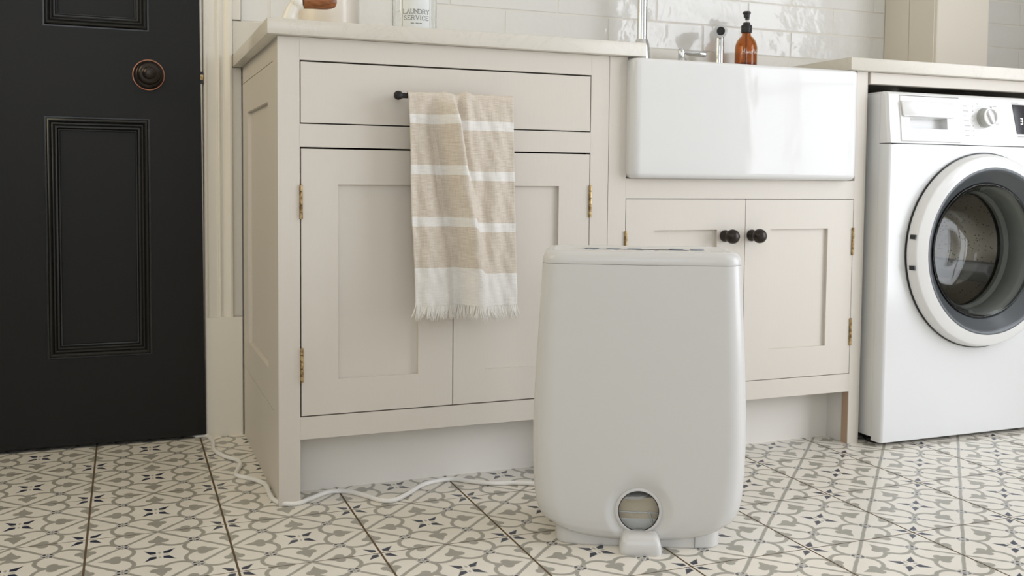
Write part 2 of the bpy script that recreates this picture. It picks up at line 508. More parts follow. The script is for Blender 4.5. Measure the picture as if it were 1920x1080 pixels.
for r in range(7):
    z0 = Z0 + r * RH
    off = 0.6656 if r % 2 == 0 else 0.6656 + .15
    x = off - 0.3 * 4
    while x < XR:
        a, b = max(x + .0015, 0.0005), min(x + .2985, XR - .002)
        for (p, q) in ((a, min(b, 1.912)), (max(a, 2.117), b)) if (a < 2.117 and b > 1.912) else ((a, b),):
            if q - p > .012: wtile(p, q, z0 + .0013, z0 + RH - .0013)
        x += .3
# side, rear walls and ceiling
bm = NB(); WY0, WY1, WZ0, WZ1 = -2.4, -.7, .1, 2.0
box(bm, XR, XR + .12, YR, WY0, 0, ZC); box(bm, XR, XR + .12, WY1, YW + .12, 0, ZC)
box(bm, XR, XR + .12, WY0, WY1, 0, WZ0); box(bm, XR, XR + .12, WY0, WY1, WZ1, ZC)
struct('wall_right', bm, M['wallp'], 'plain right wall holding the window', 'wall')
bm = NB(); box(bm, XL - .12, XL, YR, -.6, 0, ZC); box(bm, XL - .12, XL, .4, YW + .12, 0, ZC); box(bm, XL - .12, XL, -.6, .4, 2.05, ZC)
struct('wall_left', bm, M['wallp'], 'plain left wall beyond the black door', 'wall')
bm = NB(); RX0, RX1 = -1.1, -.1
box(bm, XL - .12, RX0, YR - .12, YR, 0, ZC); box(bm, RX1, XR + .12, YR - .12, YR, 0, ZC)
box(bm, RX0, RX1, YR - .12, YR, 0, .9); box(bm, RX0, RX1, YR - .12, YR, 2.1, ZC)
struct('wall_rear', bm, M['wallp'], 'plain rear wall behind the camera', 'wall')
struct('ceiling', B1(XL - .12, XR + .12, YR - .12, YW + .3, ZC, ZC + .1), M['ceil'], 'white ceiling', 'ceiling')
# windows (out of frame, the glazed doors carry the daylight and its reflections)
def window(name, axis, c, a0, a1, z0, z1, label, nb):
    w = thing(name, label, 'window', (0, 0, 0), kind='structure')
    def bar(nm, p0, p1, q0, q1, t=.02):
        bm = NB()
        if axis == 'x': box(bm, c - t, c + t, p0, p1, q0, q1, .003)
        else: box(bm, p0, p1, c - t, c + t, q0, q1, .003)
        link(nm, bm, M['trimp'], w)
    for p in ((a0, a0 + .05), (a1 - .05, a1)): bar('window_stile', *p, z0, z1)
    for q in ((z0, z0 + .05), (z1 - .05, z1)): bar('window_rail', a0 + .05, a1 - .05, *q)
    for k in range(1, nb):
        x = a0 + (a1 - a0) * k / nb; bar('glazing_bar', x - .014, x + .014, z0 + .05, z1 - .05)
    bar('glazing_bar', a0 + .05, a1 - .05, (z0 + z1) / 2 - .0135, (z0 + z1) / 2 + .0135, .015)
window('window_1', 'x', XR - .09, WY0, WY1, WZ0, WZ1, 'tall white glazed doors with glazing bars in the right wall', 3)
window('added_rear_window', 'y', YR + .09, RX0, RX1, .9, 2.1, 'added white window frame with glazing bars round the rear fill light', 2)  # window frame made up to go with the rear fill light
# unseen wall added behind the door against leaking sky light
struct('wall_light_stop', B1(XL, .2, 1.0, 1.05, 0, ZC), M['wallp'], 'unseen wall added behind the black door to stop light leaking in', 'wall')

# ---- door trim
def vprofile(pts, z0, z1):
    bm = NB(); prism(bm, pts, 'z', z0, z1); return bm
arch = [(-.0870, YW), (-.0870, .568), (-.0850, .5645), (-.0815, .5640), (-.0790, .5665), (-.0775, .5705), (-.0590, .5712), (-.0560, .5700), (-.0545, .5665), (-.0515, .5655), (-.0488, .5680), (-.0478, .5712),
        (-.0440, .5715), (-.0380, .5690), (-.0325, .5648), (-.0280, .5628), (-.0235, .5640), (-.0215, .5670), (-.0215, YW)]
struct('trim_1', vprofile(arch, .2815, DH + .07), M['trimp'], 'cream moulded door architrave beside the black door', 'architrave')
struct('trim_2', vprofile([(-.0868, YW), (-.0868, .5640), (-.0845, .5615), (-.0035, .5615), (-.0012, .5635), (-.0012, YW)], 0, .2825), M['trimp'], 'plain cream plinth block at the foot of the architrave', 'plinth block')
struct('trim_3', B1(-.0213, -.0008, .574, YW, .283, .8695), M['trimp'], 'narrow cream filler strip between architrave and cabinet', 'trim')
struct('trim_4', B1(-.0213, -.0012, .5745, YW, .9815, 1.52, bev=.0015), M['trimp'], 'white vertical edge strip where the wall tiles start', 'trim')
bm = NB(); box(bm, DX1 - .0025, DX1 + .02, YW - .004, YW + .12, 0, DH); box(bm, DX0 - .02, DX0, YW - .004, YW + .12, 0, DH); box(bm, DX0 - .02, DX1 + .02, YW - .004, YW + .12, DH, DH + .02)
jamb = struct('trim_5', bm, M['trimp'], 'cream jamb lining the doorway, seen in the gap by the latch', 'door jamb')
bm = NB(); prism(bm, [(-.0897, .02), (-.0897, 1.94), (-.0974, 1.94), (-.0946, 1.0), (-.0912, .55), (-.0901, .30)], 'y', .5612, .62)
link('frame_strip', bm, M['trimp'], jamb)
bm = NB(); box(bm, -.0958, -.0880, .5602, .575, .8275, .8552)
r_ = link('strike_shade', bm, M['dark'], jamb)  # dark block on the strip, standing in for shade in the strike holes
bm = NB(); box(bm, DX0 - .09, DX0 - .02, .567, YW, 0, DH + .07); box(bm, DX0 - .02, -.0875, .567, YW, DH + .01, DH + .07)
struct('trim_6', bm, M['trimp'], 'cream architrave on the far side and head of the doorway', 'architrave')

# ---- black panel door
DF = 0.5555; DT = .04; DB = .0085
door = tag(thing('door_1', 'black panelled wooden door with a bronze knob, left of the cabinets', 'door', (-.09, DF, DB)), kind='structure')
st = [-.872, -.757, -.538, -.4222, -.2045]
ztop = 1.94
rails = [(DB, .2045), (.7435, .939), (1.80, ztop)]
bm = NB()
prism(bm, [(st[4], DB), (-.0885, DB), (-.0955, 1.0), (-.0985, ztop), (st[4], ztop)], 'y', DF, DF + DT)   # lock stile, worn out of true
link('lock_stile', bm, M['black'], door)
link('hinge_stile', B1(st[0], st[1], DF, DF + DT, DB, ztop), M['black'], door)
for z0, z1 in rails:
    link('rail', B1(st[1], st[4], DF, DF + DT, z0, z1), M['black'], door)
prof = [(0, -.004), (.0035, -.004), (.0045, .001), (.0065, .0045), (.0095, .005), (.0125, .0020), (.0135, -.0005), (.0150, .0012), (.0175, .0018), (.0198, -.0005), (.0205, -.0035), (.0225, -.0022), (.0250, -.0025), (.0270, -.006), (.0280, -.0095), (.0305, -.0102), (.0315, -.0135)]
for z0, z1 in ((.2045, .7435), (.939, 1.80)):
    link('muntin', B1(st[2], st[3], DF, DF + DT, z0, z1), M['black'], door)
    for x0, x1 in ((st[1], st[2]), (st[3], st[4])):
        p = link('panel', B1(x0, x1, DF + .0135, DF + .026, z0, z1), M['black'], door)
        bm = NB(); frame_profile(bm, x0, x1, z0, z1, prof, DF)
        link('panel_moulding', bm, M['moulding'], p, smooth=True, angle=.9)
# knob
kx, kz = -.2062, .8412
bm = NB(); lathe(bm, [(.0352, 0), (.0352, .003), (.0345, .0055), (.0325, .006), (.0312, .005), (.0312, 0)], 48, at(kx, DF, kz, AX_Y), close=True)
rose = link('knob_rose', bm, M['copper'], door, smooth=True); rose['label'] = 'worn copper edge of the knob rose'
bm = NB(); lathe(bm, [(.0312, .001), (.0312, .005), (.028, .0045), (.0275, .007), (.024, .009), (.015, .012), (.012, .018), (.012, .026), (.017, .030), (.0235, .036), (.0255, .043), (.0245, .049), (.0215, .053), (.0185, .0545), (.0160, .0545), (.0138, .0560), (.0130, .0595), (.0105, .0625), (.006, .0640), (0, .0644)], 48, at(kx, DF, kz, AX_Y))
k = link('knob', bm, M['bronze'], door, smooth=True); k['label'] = 'round dark bronze door knob'
bm = NB(); box(bm, -.0985, -.0872, .5588, .5750, .8362, .8485, .0008)
l = link('latch_bolt', bm, M['brass'], door); l['label'] = 'brass latch bolt'

# ---- pipe boxing at the back right
bm = NB(); box(bm, 1.915, 2.114, .375, YW, .8990, ZC, .006, 2)
bx = struct('trim_7', bm, M['boxp'], 'cream boxed-in column standing at the back of the right worktop', 'boxing')
link('access_panel', B1(1.9115, 1.916, .3835, .480, .8990, ZC - .05, bev=.001), M['boxp'], bx)
link('access_panel', B1(1.9115, 1.916, .4825, .5815, .8990, ZC - .05, bev=.001), M['boxp'], bx)

# ================================================================== CABINETS
XD0, XD1, XJ, XS0, XS1, XE = .0397, .634, .6753, .717, 1.3138, 1.3525
ZR, ZO0, ZO1, ZD0, ZD1, ZT = .123, .165, .6694, .7115, .8283, .8695
FT = .022; YB = .5615; G = .0016
def shaker(parent, name, x0, x1, z0, z1, px0, px1, pz0, pz1, y=0.0):
    bm = NB()
    box(bm, x0, px0, y, y + .02, z0, z1); box(bm, px1, x1, y, y + .02, z0, z1)
    box(bm, px0, px1, y, y + .02, z0, pz0); box(bm, px0, px1, y, y + .02, pz1, z1)
    d = link(name, bm, M['cab'], parent)
    link('panel', B1(px0 - .0002, px1 + .0002, y + .0075, y + .016, pz0 - .0002, pz1 + .0002), M['cab'], d)
    return d
def hinge(parent, x, z0, z1, y=-.0015):
    bm = NB(); n = 5; h = (z1 - z0) / n
    for i in range(n):
        lathe(bm, [(.0026, 0), (.0033, .0005), (.0033, h - .0011), (.0026, h - .0006)], 12, at(x, y, z0 + i * h))
    for i in range(2):
        box(bm, x - .0012, x + .0012, y, y + .018, z0 + .001, z1 - .001)
        break
    return link('hinge', bm, M['brass'], parent, smooth=True)
def knob(parent, x, z, y=0.0):
    bm = NB(); lathe(bm, [(0, 0), (.0128, 0), (.0132, .003), (.0118, .008), (.0090, .012), (.0088, .016), (.0115, .0195), (.0148, .0245), (.0160, .030), (.0150, .0360), (.0115, .0415), (.006, .0445), (0, .0452)], 32, at(x, y, z, AX_Y))
    k = link('knob', bm, M['bronze'], parent, smooth=True); k['label'] = 'dark bronze ball knob'; return k

cab = thing('base_cabinet', 'cream double base cabinet with a drawer, towel hanging in front', 'cabinet', (XJ / 2, 0, 0))
bm = NB()
box(bm, 0, XD0, 0, FT, 0, ZT); box(bm, XD1, XJ - .0006, 0, FT, 0, ZT)
for z0, z1 in ((ZR, ZO0), (ZO1, ZD0), (ZD1, ZT)): box(bm, XD0 - .0002, XD1 + .0002, 0, FT, z0, z1)
link('face_frame', bm, M['cab'], cab)
# panelled end, built in the X=0 plane
PY0, PY1, PZ0, PZ1 = .141, .474, .236, .760
bm = NB()
box(bm, 0.0012, .018, FT + .0005, .0655, 0, ZT)                     # front stile
box(bm, 0.0012, .018, .0655, PY0, .1662, .8298); box(bm, 0.0012, .018, PY1, YB, .1662, .8298)
box(bm, 0.0012, .018, PY0, PY1, .1662, PZ0); box(bm, 0.0012, .018, PY0, PY1, PZ1, .8298)
box(bm, 0.0012, .018, .0655, YB, .8316, ZT); box(bm, 0.0012, .018, .0655, YB, 0, .1645)
box(bm, 0.0045, .016, .0655, YB, .1645, .1662); box(bm, 0.0045, .016, .0655, YB, .8298, .8316)
side = link('end_panel', bm, M['cab'], cab)
link('panel', B1(.0095, .016, PY0, PY1, PZ0, PZ1), M['cab'], side)
# carcass
bm = NB()
box(bm, XD1, XJ - .001, FT, YB, 0, ZT); box(bm, .018, XJ - .001, YB - .012, YB - .001, .1, ZT); box(bm, .018, XD1, FT + .001, YB - .012, ZR, ZR + .016)
box(bm, .018, XD1, FT + .001, YB - .012, .684, .70)
link('carcass', bm, M['cabgap'], cab)
link('plinth_board', B1(.018, XD1, .0795, .095, 0, ZR), M['kick'], cab)
mid = .3385
dl = shaker(cab, 'cabinet_door', XD0 + .0026, mid - .0009, ZO0 + .0024, ZO1 - .0034, .1108, .2675, .2333, .6003)
dr = shaker(cab, 'cabinet_door', mid + .0009, XD1 - .0020, ZO0 + .0024, ZO1 - .0034, .4068, .5635, .2333, .6003)
hinge(dl, .0418, .5358, .5999); hinge(dl, .0425, .2312, .2963)
hinge(dr, .6338, .5369, .6031); hinge(dr, .6338, .2312, .2963)
drw = link('drawer', B1(XD0 + .0021, XD1 - .0022, 0, .02, ZD0 + .0024, ZD1 - .0032), M['cab'], cab)
link('drawer_box', B1(XD0 + .02, XD1 - .02, .02, .4, ZD0 + .008, ZD1 - .02), M['cabgap'], drw)
# bar handle on the drawer
hb = NB(); HY = -.042; HZ = .7672; HX0, HX1 = .2150, .4270
tube(hb, [(HX0 - .002, HY, HZ), (HX1 + .002, HY, HZ)], .0050, 16)
for x, px_ in ((HX0, HX0 + .0100), (HX1, HX1 - .004)):
    sc_b = 1.0 if x == HX0 else .72
    lathe(hb, [(r_ * sc_b, h_ * sc_b) for r_, h_ in ((0, -.0085), (.0045, -.0078), (.0075, -.0045), (.0085, 0), (.0075, .0045), (.0045, .0078), (0, .0085))], 20, at(x, HY, HZ, Matrix.Rotation(PI / 2, 4, 'Y')))
    tube(hb, [(px_, HY, HZ), (px_, .002, HZ)], .0045, 14)
hd = link('bar_handle', hb, M['iron'], drw, smooth=True); hd['label'] = 'black bar handle'

sk = thing('sink_cabinet', 'cream cabinet with two knobbed doors below the white sink', 'cabinet', ((XJ + XE) / 2, 0, 0))
SZO0, SZO1, SZR = .167, .5757, .1252; SKB = .6175
bm = NB()
box(bm, XJ + .0006, XS0, 0, FT, 0, ZT)
# right stile with softly rounded outer arris
prism(bm, [(XS1, 0), (XE - .014, 0), (XE - .0068, .0019), (XE - .0019, .0068), (XE, .014), (XE, FT), (XS1, FT)], 'z', 0, ZT)
for z0, z1 in ((SZR, SZO0), (SZO1, SKB)): box(bm, XS0 - .0002, XS1 + .0002, 0, FT, z0, z1)
link('face_frame', bm, M['cab'], sk)
link('end_panel', B1(XS1 + .0035, XE - .004, FT, YB, 0, ZT), M['kick'], sk); link('end_panel', B1(XJ + .001, XS0 - .004, FT, YB, 0, ZT), M['kick'], sk)
e = link('stile_edge', B1(XS1 - .0006, XS1 + .002, .0015, FT, 0.001, SZR - .001), M['rawedge'], sk); e['label'] = 'bare wood edge of the leg'
bm = NB(); box(bm, XS0, XS1, FT + .001, YB - .02, SZR, SZR + .016); box(bm, XS0, XS1, YB - .02, YB - .008, .1, ZT); box(bm, XS0, XS1, FT + .001, YB - .02, .598, .612)
link('carcass', bm, M['cabgap'], sk)
link('plinth_board', B1(XS0 - .003, XS1 + .0034, .0785, .094, 0, SZR), M['kick'], sk)
smid = 1.0160
sl = shaker(sk, 'cabinet_door', XS0 + G, smid - G / 2, SZO0 + G, SZO1 - G, .7866, .9432, .2367, .5078)
sr = shaker(sk, 'cabinet_door', smid + G / 2, XS1 - G, SZO0 + G, SZO1 - G, 1.0835, 1.2415, .2367, .5078)
hinge(sl, .7178, .4500, .5074); hinge(sl, .7178, .2344, .2984)
hinge(sr, 1.3125, .4456, .5092); hinge(sr, 1.3125, .2344, .2984)
knob(sl, .9632, .4942); knob(sr, 1.0330, .4946)

# housing over the washing machine
ho = thing('appliance_housing', 'cream rail under the right worktop, above the washing machine', 'rail', (1.65, 0, .842))
link('front_rail', B1(XE + .0008, 1.972, .0005, .02, .8428, ZT, bev=.0008), M['cab'], ho)
link('end_panel', B1(1.955, 1.972, .021, YB, 0, ZT), M['cab'], ho)

# worktop: one slab with the sink cut out
bm = NB()
out = [(-.0207, -.018), (.7512, -.018), (.7512, .440), (1.2806, .440), (1.2806, -.018), (XR - .003, -.018), (XR - .003, .5695), (-.0207, .5695)]
prism(bm, out, 'z', .8702, .8988, .0022)
tag(link('worktop', bm, M['stone'], smooth=True, angle=.5), 'pale veined stone worktop over both cabinets, cut out round the sink', 'worktop')
bm = NB(); box(bm, -.0207, XR - .003, .5700, .5895, .8991, .9782, .0012)
tag(link('upstand', bm, M['stone']), 'low pale stone upstand along the wall behind the worktop', 'upstand')

# ---- butler sink
sx0, sx1, sy0, sy1, sz0, sz1 = .7165, 1.2985, -.030, .432, .6180, .8668
def rrect(x0, x1, y0, y1, r, n=8):
    p = []
    for cx, cy, a in ((x1 - r, y1 - r, 0), (x0 + r, y1 - r, PI / 2), (x0 + r, y0 + r, PI), (x1 - r, y0 + r, 1.5 * PI)):
        for k in range(n + 1):
            t = a + PI / 2 * k / n; p.append((cx + r * math.cos(t), cy + r * math.sin(t)))
    return p
def loft(bm, rings, cap0=True, cap1=True):
    R = [[bm.verts.new(p) for p in r] for r in rings]; n = len(R[0])
    for A, B in zip(R, R[1:]):
        for i in range(n):
            j = (i + 1) % n; bm.faces.new((A[i], A[j], B[j], B[i]))
    if cap0: bm.faces.new(R[0][::-1])
    if cap1: bm.faces.new(R[-1])
    return R
bm = NB(); rings = []
ro = .013
for k in range(7):                                                    # bottom outer arris
    t = PI / 2 * k / 6; ins = ro * (1 - math.sin(t)); rings.append([(x, y, sz0 + ro * (1 - math.cos(t))) for x, y in rrect(sx0 + ins, sx1 - ins, sy0 + ins, sy1 - ins, .020 - ins * .5)])
for k in range(1, 8):
    rings.append([(x, y, sz0 + ro + (sz1 - .02 - sz0) * k / 8) for x, y in rrect(sx0, sx1, sy0, sy1, .020)])
ro = .008
for k in range(7):
    t = PI / 2 * k / 6; ins = ro * (1 - math.cos(t)); rings.append([(x, y, sz1 - ro * (1 - math.sin(t))) for x, y in rrect(sx0 + ins, sx1 - ins, sy0 + ins, sy1 - ins, .020 - ins * .5)])
W = .024
for k in range(5):
    t = PI / 2 * k / 4; ins = W - .006 * (1 - math.sin(t)) ; rings.append([(x, y, sz1 - .006 * (1 - math.cos(t))) for x, y in rrect(sx0 + ins, sx1 - ins, sy0 + ins, sy1 - ins, .03)])
rings.append([(x, y, sz0 + .05) for x, y in rrect(sx0 + .028, sx1 - .028, sy0 + .028, sy1 - .028, .03)])
rings.append([(x, y, sz0 + .03) for x, y in rrect(sx0 + .045, sx1 - .045, sy0 + .045, sy1 - .045, .03)])
loft(bm, rings)
s = thing('butler_sink', 'white glazed ceramic butler sink with deep plain front', 'sink', ((sx0 + sx1) / 2, .2, sz0))
link('basin', bm, M['ceramic'], s, smooth=True, angle=1.2)
bm = NB(); lathe(bm, [(0, .0), (.04, .0), (.044, .002), (.044, .004), (.03, .003), (0, .002)], 24, at((sx0 + sx1) / 2, .2, sz0 + .0305))
link('waste_plug', bm, M['chrome'], s, smooth=True)

# ---- tap set on the ledge
ZL = .8988
t = thing('mixer_tap', 'tall chrome mixer tap column rising behind the left edge of the sink', 'tap', (1.026, .5, ZL))
bm = NB(); lathe(bm, [(.0300, 0), (.0300, .005), (.0275, .010), (.0255, .020), (.0235, .045), (.0215, .065), (.0195, .0795), (.0175, .0845), (.0165, .0885), (.0158, .0900)], 32, at(1.026, .5, ZL))
link('tap_base', bm, M['chrome'], t, smooth=True)
pts = [(1.026, .5, ZL + .085), (1.026, .5, 1.20), (1.026, .5, 1.28)]
for k in range(1, 13):
    a = PI * k / 12; pts.append((1.026, .5 - .10 * (1 - math.cos(a)), 1.28 + .10 * math.sin(a)))
pts.append((1.026, .30, 1.22))
bm = NB(); tube(bm, pts, .0132, 24); link('spout', bm, M['chrome'], t, smooth=True)
lv = thing('tap_lever', 'small chrome tap lever pointing right, next to the tap column', 'tap', (1.145, .5, ZL))
bm = NB(); lathe(bm, [(.019, 0), (.019, .005), (.015, .010), (.0135, .030), (.0125, .044), (.0085, .050)], 24, at(1.150, .5, ZL)); link('valve_body', bm, M['chrome'], lv, smooth=True)
bm = NB(); lathe(bm, [(0, -.003), (.0075, -.002), (.0085, 0), (.0085, .024), (.007, .0275), (0, .0285)], 20, at(1.1475, .5, ZL + .046)); link('lever_hub', bm, M['chrome'], lv, smooth=True)
bm = NB(); tube(bm, [(1.150, .5, ZL + .0635), (1.160, .499, ZL + .0632), (1.163, .499, ZL + .063), (1.168, .498, ZL + .0628), (1.19, .496, ZL + .062), (1.214, .494, ZL + .061), (1.219, .4935, ZL + .0608)], [.0042, .0042, .0055, .0065, .0078, .0086, .0070], 18)
link('lever_arm', bm, M['chrome'], lv, smooth=True)
sp = thing('rinse_spray', 'chrome hand rinse spray standing beside the amber soap bottle', 'rinse spray', (1.268, .5, ZL))
bm = NB(); lathe(bm, [(.022, 0), (.022, .006), (.017, .012), (.0125, .02)], 24, at(1.268, .5, ZL)); link('spray_holder', bm, M['chrome'], sp, smooth=True)
bm = NB(); tube(bm, catmull([(1.268, .5, ZL + .012), (1.268, .5, ZL + .05), (1.268, .5, ZL + .085), (1.2685, .501, ZL + .107), (1.2690, .502, ZL + .119)], 4), [.0125] * 9 + [.012] * 4 + [.0115, .0105, .010, .0095], 20); link('spray_body', bm, M['chrome'], sp, smooth=True)
hd_dir = Vector((-.34, -.93, -.12)).normalized()
rot = hd_dir.to_track_quat('Z', 'Y').to_matrix().to_4x4()
bm = NB(); lathe(bm, [(0, -.030), (.009, -.028), (.0115, -.020), (.0125, 0), (.0165, .012), (.0185, .020), (.0178, .0235), (.0115, .0240), (.0098, .0205), (.0098, .018)], 28, at(1.268, .505, ZL + .128, rot), cap=False); hh = link('spray_head', bm, M['chrome'], sp, smooth=True)
bm = NB(); lathe(bm, [(0, .0170), (.0100, .0170), (.0100, .0212), (.006, .0215), (0, .0210)], 24, at(1.268, .505, ZL + .128, rot)); link('spray_nozzle', bm, M['dark'], hh, smooth=True)

# ---- amber soap bottle
bxp, byp = 1.3545, .5
b = thing('soap_bottle', 'amber glass pump bottle with white handwriting, on the ledge behind the sink', 'soap dispenser', (bxp, byp, ZL))
rb = .0306
BP = [(0, .0005), (rb - .006, .0), (rb - .001, .003), (rb, .008), (rb, .086), (rb - .0015, .096), (rb - .006, .107), (.0185, .115), (.0135, .1195), (.0122, .1225), (.0122, .136)]
IP = [(.0102, .136), (.0102, .122), (.0120, .1175), (.0170, .1125), (rb - .008, .1045), (rb - .0035, .095), (rb - .002, .086), (rb - .002, .009), (rb - .004, .0055), (0, .0045)]
bm = NB(); lathe(bm, BP + IP, 40, at(bxp, byp, ZL), cap=False); link('bottle_glass', bm, M['amber'], b, smooth=True)
bm = NB(); lathe(bm, [(0, .0050), (rb - .0045, .0060), (rb - .0024, .010), (rb - .0024, .044), (0, .044)], 36, at(bxp, byp, ZL)); link('liquid', bm, M['soap'], b, smooth=True)
bm = NB(); lathe(bm, [(.0146, .1285), (.0150, .1295), (.0150, .1475), (.0142, .1490), (.0105, .1495), (.0100, .1510), (.0100, .1555), (.0092, .1565), (.004, .1568)], 32, at(bxp, byp, ZL)); link('pump_collar', bm, M['dark'], b, smooth=True)
bm = NB(); tube(bm, [(bxp, byp, ZL + .02), (bxp, byp, ZL + .166)], .0024, 12); link('pump_stem', bm, M['plastic'], b, smooth=True)
bm = NB(); lathe(bm, [(.004, .1635), (.0042, .1690), (.0080, .1705), (.0085, .1790), (.0110, .1800), (.0112, .1845), (.0095, .1870), (0, .1875)], 28, at(bxp, byp, ZL))
tube(bm, [(bxp, byp, ZL + .1755), (bxp + .018, byp + .020, ZL + .1765), (bxp + .027, byp + .031, ZL + .173)], [.0048, .0042, .0034], 12)
link('pump_head', bm, M['dark'], b, smooth=True)
vx, vy = CAM.x - bxp, CAM.y - byp; va = math.atan2(vy, vx)
def cyl(cx, cy, r, a0):
    return lambda u, v: (cx + r * math.cos(a0 + u / r), cy + r * math.sin(a0 + u / r), v)
hw = [  # flowing handwriting: Hand Wash, in units of the x-height
 [(0, -.3), (.5, 2.0)], [(1.2, -.3), (1.7, 2.1)], [(.1, .7), (.7, .95), (1.5, 1.0)],
 [(2.9, .9), (2.4, 1.0), (2.0, .5), (2.2, .05), (2.7, .3), (3.0, .9), (2.95, .1), (3.2, .1)],
 [(3.4, .05), (3.6, .9), (3.65, .2), (4.0, .85), (4.3, .9), (4.35, .1), (4.6, .1)],
 [(5.7, .8), (5.2, 1.0), (4.8, .5), (5.0, .05), (5.5, .3), (6.3, 2.3), (5.8, .2), (6.0, .05)],
 [(7.0, 1.9), (7.1, 0), (7.9, 1.3), (8.2, 0), (9.2, 2.1)],
 [(10.1, .9), (9.6, 1.0), (9.3, .5), (9.5, .05), (9.9, .3), (10.2, .9), (10.15, .1)],
 [(11.3, .95), (10.8, .7), (11.2, .35), (10.9, .02), (10.6, .15)], [(11.8, 0), (12.3, 2.2)], [(11.95, .6), (12.4, .95), (12.5, .1), (12.8, .1)]]
xh = .0062
bm = NB(); ribbon(bm, [[((p[0] - 2.2) * xh * .85, ZL + .068 + p[1] * xh) for p in s_] for s_ in hw], .0011, cyl(bxp, byp, rb + .0004, va))
link('lettering', bm, M['printwhite'], b)

# ---- washing machine
wm = thing('washing_machine', 'white front-loading washing machine with round glass door, right of the sink', 'washing machine', (1.655, .2, 0))
wx0, wx1, wf = 1.3655, 1.945, -.05
bm = NB(); prism(bm, [(wx0 + .001, .50), (wx0 + .001, -.0185), (wx0 + .006, -.0185), (wx0 + .006, .495), (wx1 - .006, .495), (wx1 - .006, -.0185), (wx1 - .001, -.0185), (wx1 - .001, .50)], 'z', .018, .8195)
box(bm, wx0 + .001, wx1 - .001, -.0185, .50, .8197, .8235, .001); box(bm, wx0 + .0062, wx1 - .0062, -.0185, .4948, .018, .024); link('cabinet_body', bm, M['washside'], wm)
# front sheet with round hole
WC = (1.655, .4535); RO = .2335
bm = NB(); zt, zb = .7035, .0095
def front_sheet():
    n = 96; yf = wf
    circ = [(WC[0] + (RO - .012) * math.cos(2 * PI * k / n), WC[1] + (RO - .012) * math.sin(2 * PI * k / n)) for k in range(n)]
    r = .008
    def edge(k):
        a = 2 * PI * k / n; dx, dz = math.cos(a), math.sin(a)
        tx = ((wx1 - r if dx > 0 else wx0 + r) - WC[0]) / dx if abs(dx) > 1e-9 else 1e9
        tz = ((zt if dz > 0 else zb + r) - WC[1]) / dz if abs(dz) > 1e-9 else 1e9
        t_ = min(tx, tz); return (WC[0] + dx * t_, WC[1] + dz * t_)
    inner = [bm.verts.new((x, yf, z)) for x, z in circ]; deep = [bm.verts.new((x, .02, z)) for x, z in circ]
    outer = [bm.verts.new((*[edge(k)[0]], yf, edge(k)[1])) for k in range(n)]
    for k in range(n):
        j = (k + 1) % n
        bm.faces.new((outer[k], outer[j], inner[j], inner[k])); bm.faces.new((inner[k], inner[j], deep[j], deep[k]))
    corners = [(wx0 + r, zb + r), (wx1 - r, zb + r), (wx1 - r, zt), (wx0 + r, zt)]
    cv = [bm.verts.new((x, yf, z)) for x, z in corners]
    for c_ in cv:      # fill the corner triangles
        best = sorted(range(n), key=lambda k: (outer[k].co - c_.co).length)
        k = best[0]
        a_, b_ = None, None
        for q in range(n):
            j = (q + 1) % n
            P, Q = outer[q].co, outer[j].co
            if abs(P.x - Q.x) > 1e-5 and abs(P.z - Q.z) > 1e-5 and ((P + Q) / 2 - c_.co).length < .06:
                a_, b_ = outer[q], outer[j]
        if a_: bm.faces.new((a_, b_, c_))
    # rounded returns at both sides and the foot
    pr = [(wx0 + r, yf), (wx0 + .0045, yf + .001), (wx0 + .0015, yf + .0035), (wx0, yf + .008), (wx0, -.0195)]
    for sgn in (0, 1):
        pp = pr if sgn == 0 else [(wx0 + wx1 - x, y) for x, y in pr]
        for p, q in zip(pp, pp[1:]):
            v = [bm.verts.new((p[0], p[1], zb)), bm.verts.new((q[0], q[1], zb)), bm.verts.new((q[0], q[1], zt)), bm.verts.new((p[0], p[1], zt))]
            bm.faces.new(v)
    box(bm, wx0 + r, wx1 - r, yf, -.02, zb, zb + r)
front_sheet()
bmesh.ops.remove_doubles(bm, verts=bm.verts[:], dist=1e-5)
link('front_panel', bm, M['enamel'], wm, smooth=True, angle=.7)
# control panel, leaning back a little
bm = NB()
py = lambda z: wf + (z - .7055) * .105
sec = [(-.019, .7055), (wf, .7055), (py(.7092), .7092), (py(.8163), .8163), (py(.8163) + .0008, .8180), (py(.82) + .003, .8215), (py(.82) + .008, .8240), (-.019, .8245)]
stn = [(wx0 + .0008, .006, .004), (wx0 + .006, 0, 0), (1.4002, 0, 0), (1.5803, 0, 0), (wx1 - .006, 0, 0), (wx1 - .0008, .006, .004)]
S2 = [[bm.verts.new((x, min(y + dy, -.019), z - (dz_ if z > .75 else 0))) for y, z in sec] for x, dy, dz_ in stn]
for q in range(len(S2) - 1):
    for i in range(len(sec) - 1):
        if q == 2 and i == 2: continue                 # the detergent drawer front fills this opening
        bm.faces.new((S2[q][i], S2[q][i + 1], S2[q + 1][i + 1], S2[q + 1][i]))
bm.faces.new(S2[0]); bm.faces.new(S2[-1][::-1])
cp = link('control_panel', bm, M['plastic2'], wm, smooth=True, angle=.5)
tilt = Matrix.Translation((0, wf, .7055)) @ Matrix.Rotation(-math.atan(.105), 4, 'X') @ Matrix.Translation((0, -wf, -.7055))
def tilted(bm): bmesh.ops.transform(bm, matrix=tilt, verts=bm.verts[:]); return bm
